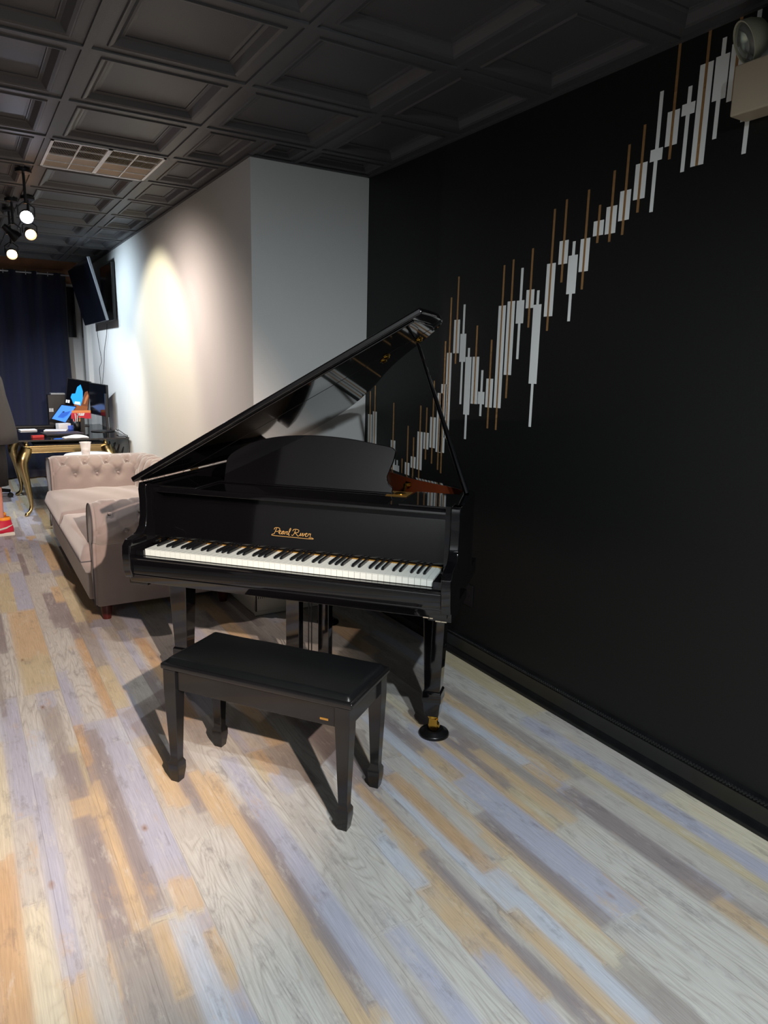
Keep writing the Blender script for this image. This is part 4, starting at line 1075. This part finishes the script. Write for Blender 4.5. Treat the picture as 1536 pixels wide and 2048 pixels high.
# ---------------------------------------------------------------- person at the left edge
pr = thing('person', 'person in a loose charcoal top and dark shorts with red high-top sneakers, standing', 'person', (.17, 6.86, 0))
def skin_mesh(name, V, E, rad, m, parent, sub=2, root=0):
    me = bpy.data.meshes.new(name); me.from_pydata(V, E, []); o = bpy.data.objects.new(name, me); C.objects.link(o); o.parent = parent
    me.materials.append(m)
    md = o.modifiers.new('skin', 'SKIN'); md.use_smooth_shade = True
    for i, r_ in enumerate(rad):
        sv = me.skin_vertices[0].data[i]; sv.radius = (r_, r_) if not isinstance(r_, tuple) else r_; sv.use_root = (i == root)
    s_ = o.modifiers.new('sub', 'SUBSURF'); s_.levels = sub; s_.render_levels = sub
    return o
# body faces -x; back towards +x
V = [(0, 0, .92), (.0, 0, 1.10), (-.01, 0, 1.28), (-.03, 0, 1.42), (-.06, 0, 1.52), (-.08, 0, 1.60), (-.085, 0, 1.70),
     (.02, -.10, .86), (.04, -.10, .50), (.055, -.10, .11), (.02, .10, .86), (.0, .11, .50), (.03, .12, .11),
     (-.02, -.19, 1.40), (.0, -.25, 1.12), (-.20, -.22, .98), (-.28, -.20, .96), (-.02, .19, 1.40), (.0, .25, 1.12), (-.20, .22, .98), (-.28, .20, .96)]
Ee = [(0, 1), (1, 2), (2, 3), (3, 4), (4, 5), (5, 6), (0, 7), (7, 8), (8, 9), (0, 10), (10, 11), (11, 12), (3, 13), (13, 14), (14, 15), (15, 16), (3, 17), (17, 18), (18, 19), (19, 20)]
rad = [.13, .12, .13, .11, .055, .075, .085, .085, .055, .036, .085, .055, .036, .06, .042, .028, .030, .06, .042, .028, .030]
nV = len(V)
for s_, hb in ((-1, 16), (1, 20)):
    bx, by, bz = V[hb]
    for f in range(4):
        yy_ = by+(-.027+.018*f); l = (.07, .078, .073, .058)[f]
        i0 = len(V); V += [(bx-.035, yy_, bz-.005), (bx-.035-l*.5, yy_, bz-.018), (bx-.035-l*.85, yy_, bz-.045)]
        Ee += [(hb, i0), (i0, i0+1), (i0+1, i0+2)]; rad += [.0095, .0085, .0075]
    i0 = len(V); V += [(bx-.01, by-s_*.035, bz+.005), (bx-.04, by-s_*.05, bz-.01)]; Ee += [(hb, i0), (i0, i0+1)]; rad += [.011, .009]
body = skin_mesh('body', V, Ee, rad, M_['skin'], pr)
def shell(name, secs, m, parent, n=28, open_top=False):
    bm = nb(); rings = []
    for (cx_, cy_, z, rx, ry) in secs:
        rings.append([bm.verts.new((cx_+rx*math.cos(2*PI*k/n)*(1+.02*math.sin(k*3+z*20)), cy_+ry*math.sin(2*PI*k/n), z)) for k in range(n)])
    for a, b in zip(rings, rings[1:]):
        for k in range(n): bm.faces.new((a[k], a[(k+1) % n], b[(k+1) % n], b[k]))
    o = obj(name, bm, m, parent, smooth=True); s_ = o.modifiers.new('s', 'SOLIDIFY'); s_.thickness = .006; return o
shell('hoodie', [(.02, 0, .80, .235, .26), (.02, 0, .90, .23, .255), (.01, 0, 1.05, .205, .245), (.0, 0, 1.20, .19, .24), (-.01, 0, 1.33, .175, .235), (-.02, 0, 1.42, .155, .215), (-.035, 0, 1.49, .12, .16), (-.055, 0, 1.535, .075, .08), (-.06, 0, 1.56, .065, .065)], M_['hoodie'], pr)
for s_ in (-1, 1):
    bm = nb(); tube(bm, spline([(-.02, s_*.17, 1.44), (-.01, s_*.225, 1.30), (.0, s_*.25, 1.12), (-.10, s_*.235, 1.04), (-.20, s_*.22, .985)], 4), [.075]*9+[.07]*4+[.055]*4, 14, cap=False)
    sl = obj('sleeve', bm, M_['hoodie'], pr, smooth=True); so = sl.modifiers.new('s', 'SOLIDIFY'); so.thickness = .005
for s_, xx in ((-1, .03), (1, .0)):
    shell('shorts_leg', [(xx-.01, s_*.085, .97, .12, .11), (xx, s_*.095, .80, .115, .105), (xx+.02, s_*.10, .62, .10, .095), (xx+.02, s_*.10, .44, .095, .09)], M_['shorts'], pr)
    # sneaker
    ax_ = .065 if s_ < 0 else .04; ay_ = s_*.105
    sh = thing('x', 'x', 'x'); bpy.data.objects.remove(sh)
    bm = nb(); secs = [(ax_+.085, .020, .0, .03), (ax_+.098, .036, .0, .035), (ax_+.09, .040, .0, .035), (ax_-.02, .043, .0, .033), (ax_-.12, .052, .0, .03), (ax_-.19, .040, .0, .03), (ax_-.205, .02, .0, .028)]
    outl = [(x_, ay_+w_) for x_, w_, _, _ in secs]+[(x_, ay_-w_) for x_, w_, _, _ in secs[::-1]]
    prism(bm, outl, 0, .032); so_ = obj('shoe_sole', bm, M_['shoewhite'], pr, bevel=.006)
    bm = nb(); rings = []
    for z, xb_, xf, wv in ((.028, ax_+.09, ax_-.195, .046), (.055, ax_+.092, ax_-.185, .044), (.085, ax_+.086, ax_-.12, .041), (.115, ax_+.078, ax_-.055, .038), (.150, ax_+.072, ax_-.045, .040)):
        cxx = (xb_+xf)/2; rx = (xb_-xf)/2
        rings.append([bm.verts.new((cxx+rx*math.cos(2*PI*k/24), ay_+wv*math.sin(2*PI*k/24), z)) for k in range(24)])
    for a, b in zip(rings, rings[1:]):
        for k in range(24):
            bm.faces.new((a[k], a[(k+1) % 24], b[(k+1) % 24], b[k]))
    bm.faces.new(rings[0])
    up = obj('shoe_upper', bm, M_['shoered'], pr, smooth=True)
    bm = nb(); lathe(bm, [(.058, 0), (.061, .008), (.056, .026), (.050, .026)], 24, M=T(ax_+.014, ay_, .138) @ Matrix.Scale(.68, 4, (0, 1, 0))); obj('shoe_collar', bm, M_['shoeorange'], up, smooth=True)
    bm = nb(); tube(bm, [(ax_+.085, ay_-.040, .10), (ax_+.03, ay_-.046, .075), (ax_-.06, ay_-.05, .055), (ax_-.11, ay_-.047, .065)], [.003, .008, .009, .004], 8); obj('shoe_stripe', bm, M_['shoewhite'], up, smooth=True)
# head details
bm = nb(); bmesh.ops.create_uvsphere(bm, u_segments=24, v_segments=16, radius=1, matrix=T(-.095, 0, 1.70) @ Matrix.Diagonal((.095, .078, .118, 1))); hd = obj('head', bm, M_['skin'], pr, smooth=True)
bm = nb(); bmesh.ops.create_uvsphere(bm, u_segments=24, v_segments=16, radius=1, matrix=T(-.078, 0, 1.735) @ Matrix.Diagonal((.100, .085, .098, 1))); obj('hair', bm, M_['hair'], pr, smooth=True)
bm = nb(); tube(bm, [(-.185, 0, 1.715), (-.208, 0, 1.678), (-.186, 0, 1.668)], [.008, .013, .008], 8)
for s_ in (-1, 1): bmesh.ops.create_uvsphere(bm, u_segments=10, v_segments=8, radius=1, matrix=T(-.088, s_*.08, 1.695) @ Matrix.Diagonal((.02, .008, .032, 1)))
tube(bm, [(-.178, -.022, 1.640), (-.190, 0, 1.641), (-.178, .022, 1.640)], .005, 6); obj('face_features', bm, M_['skin'], hd, smooth=True)
bm = nb()
for s_ in (-1, 1): bmesh.ops.create_uvsphere(bm, u_segments=10, v_segments=8, radius=.010, matrix=T(-.176, s_*.032, 1.712))
obj('eyes', bm, M_['white'], hd, smooth=True)
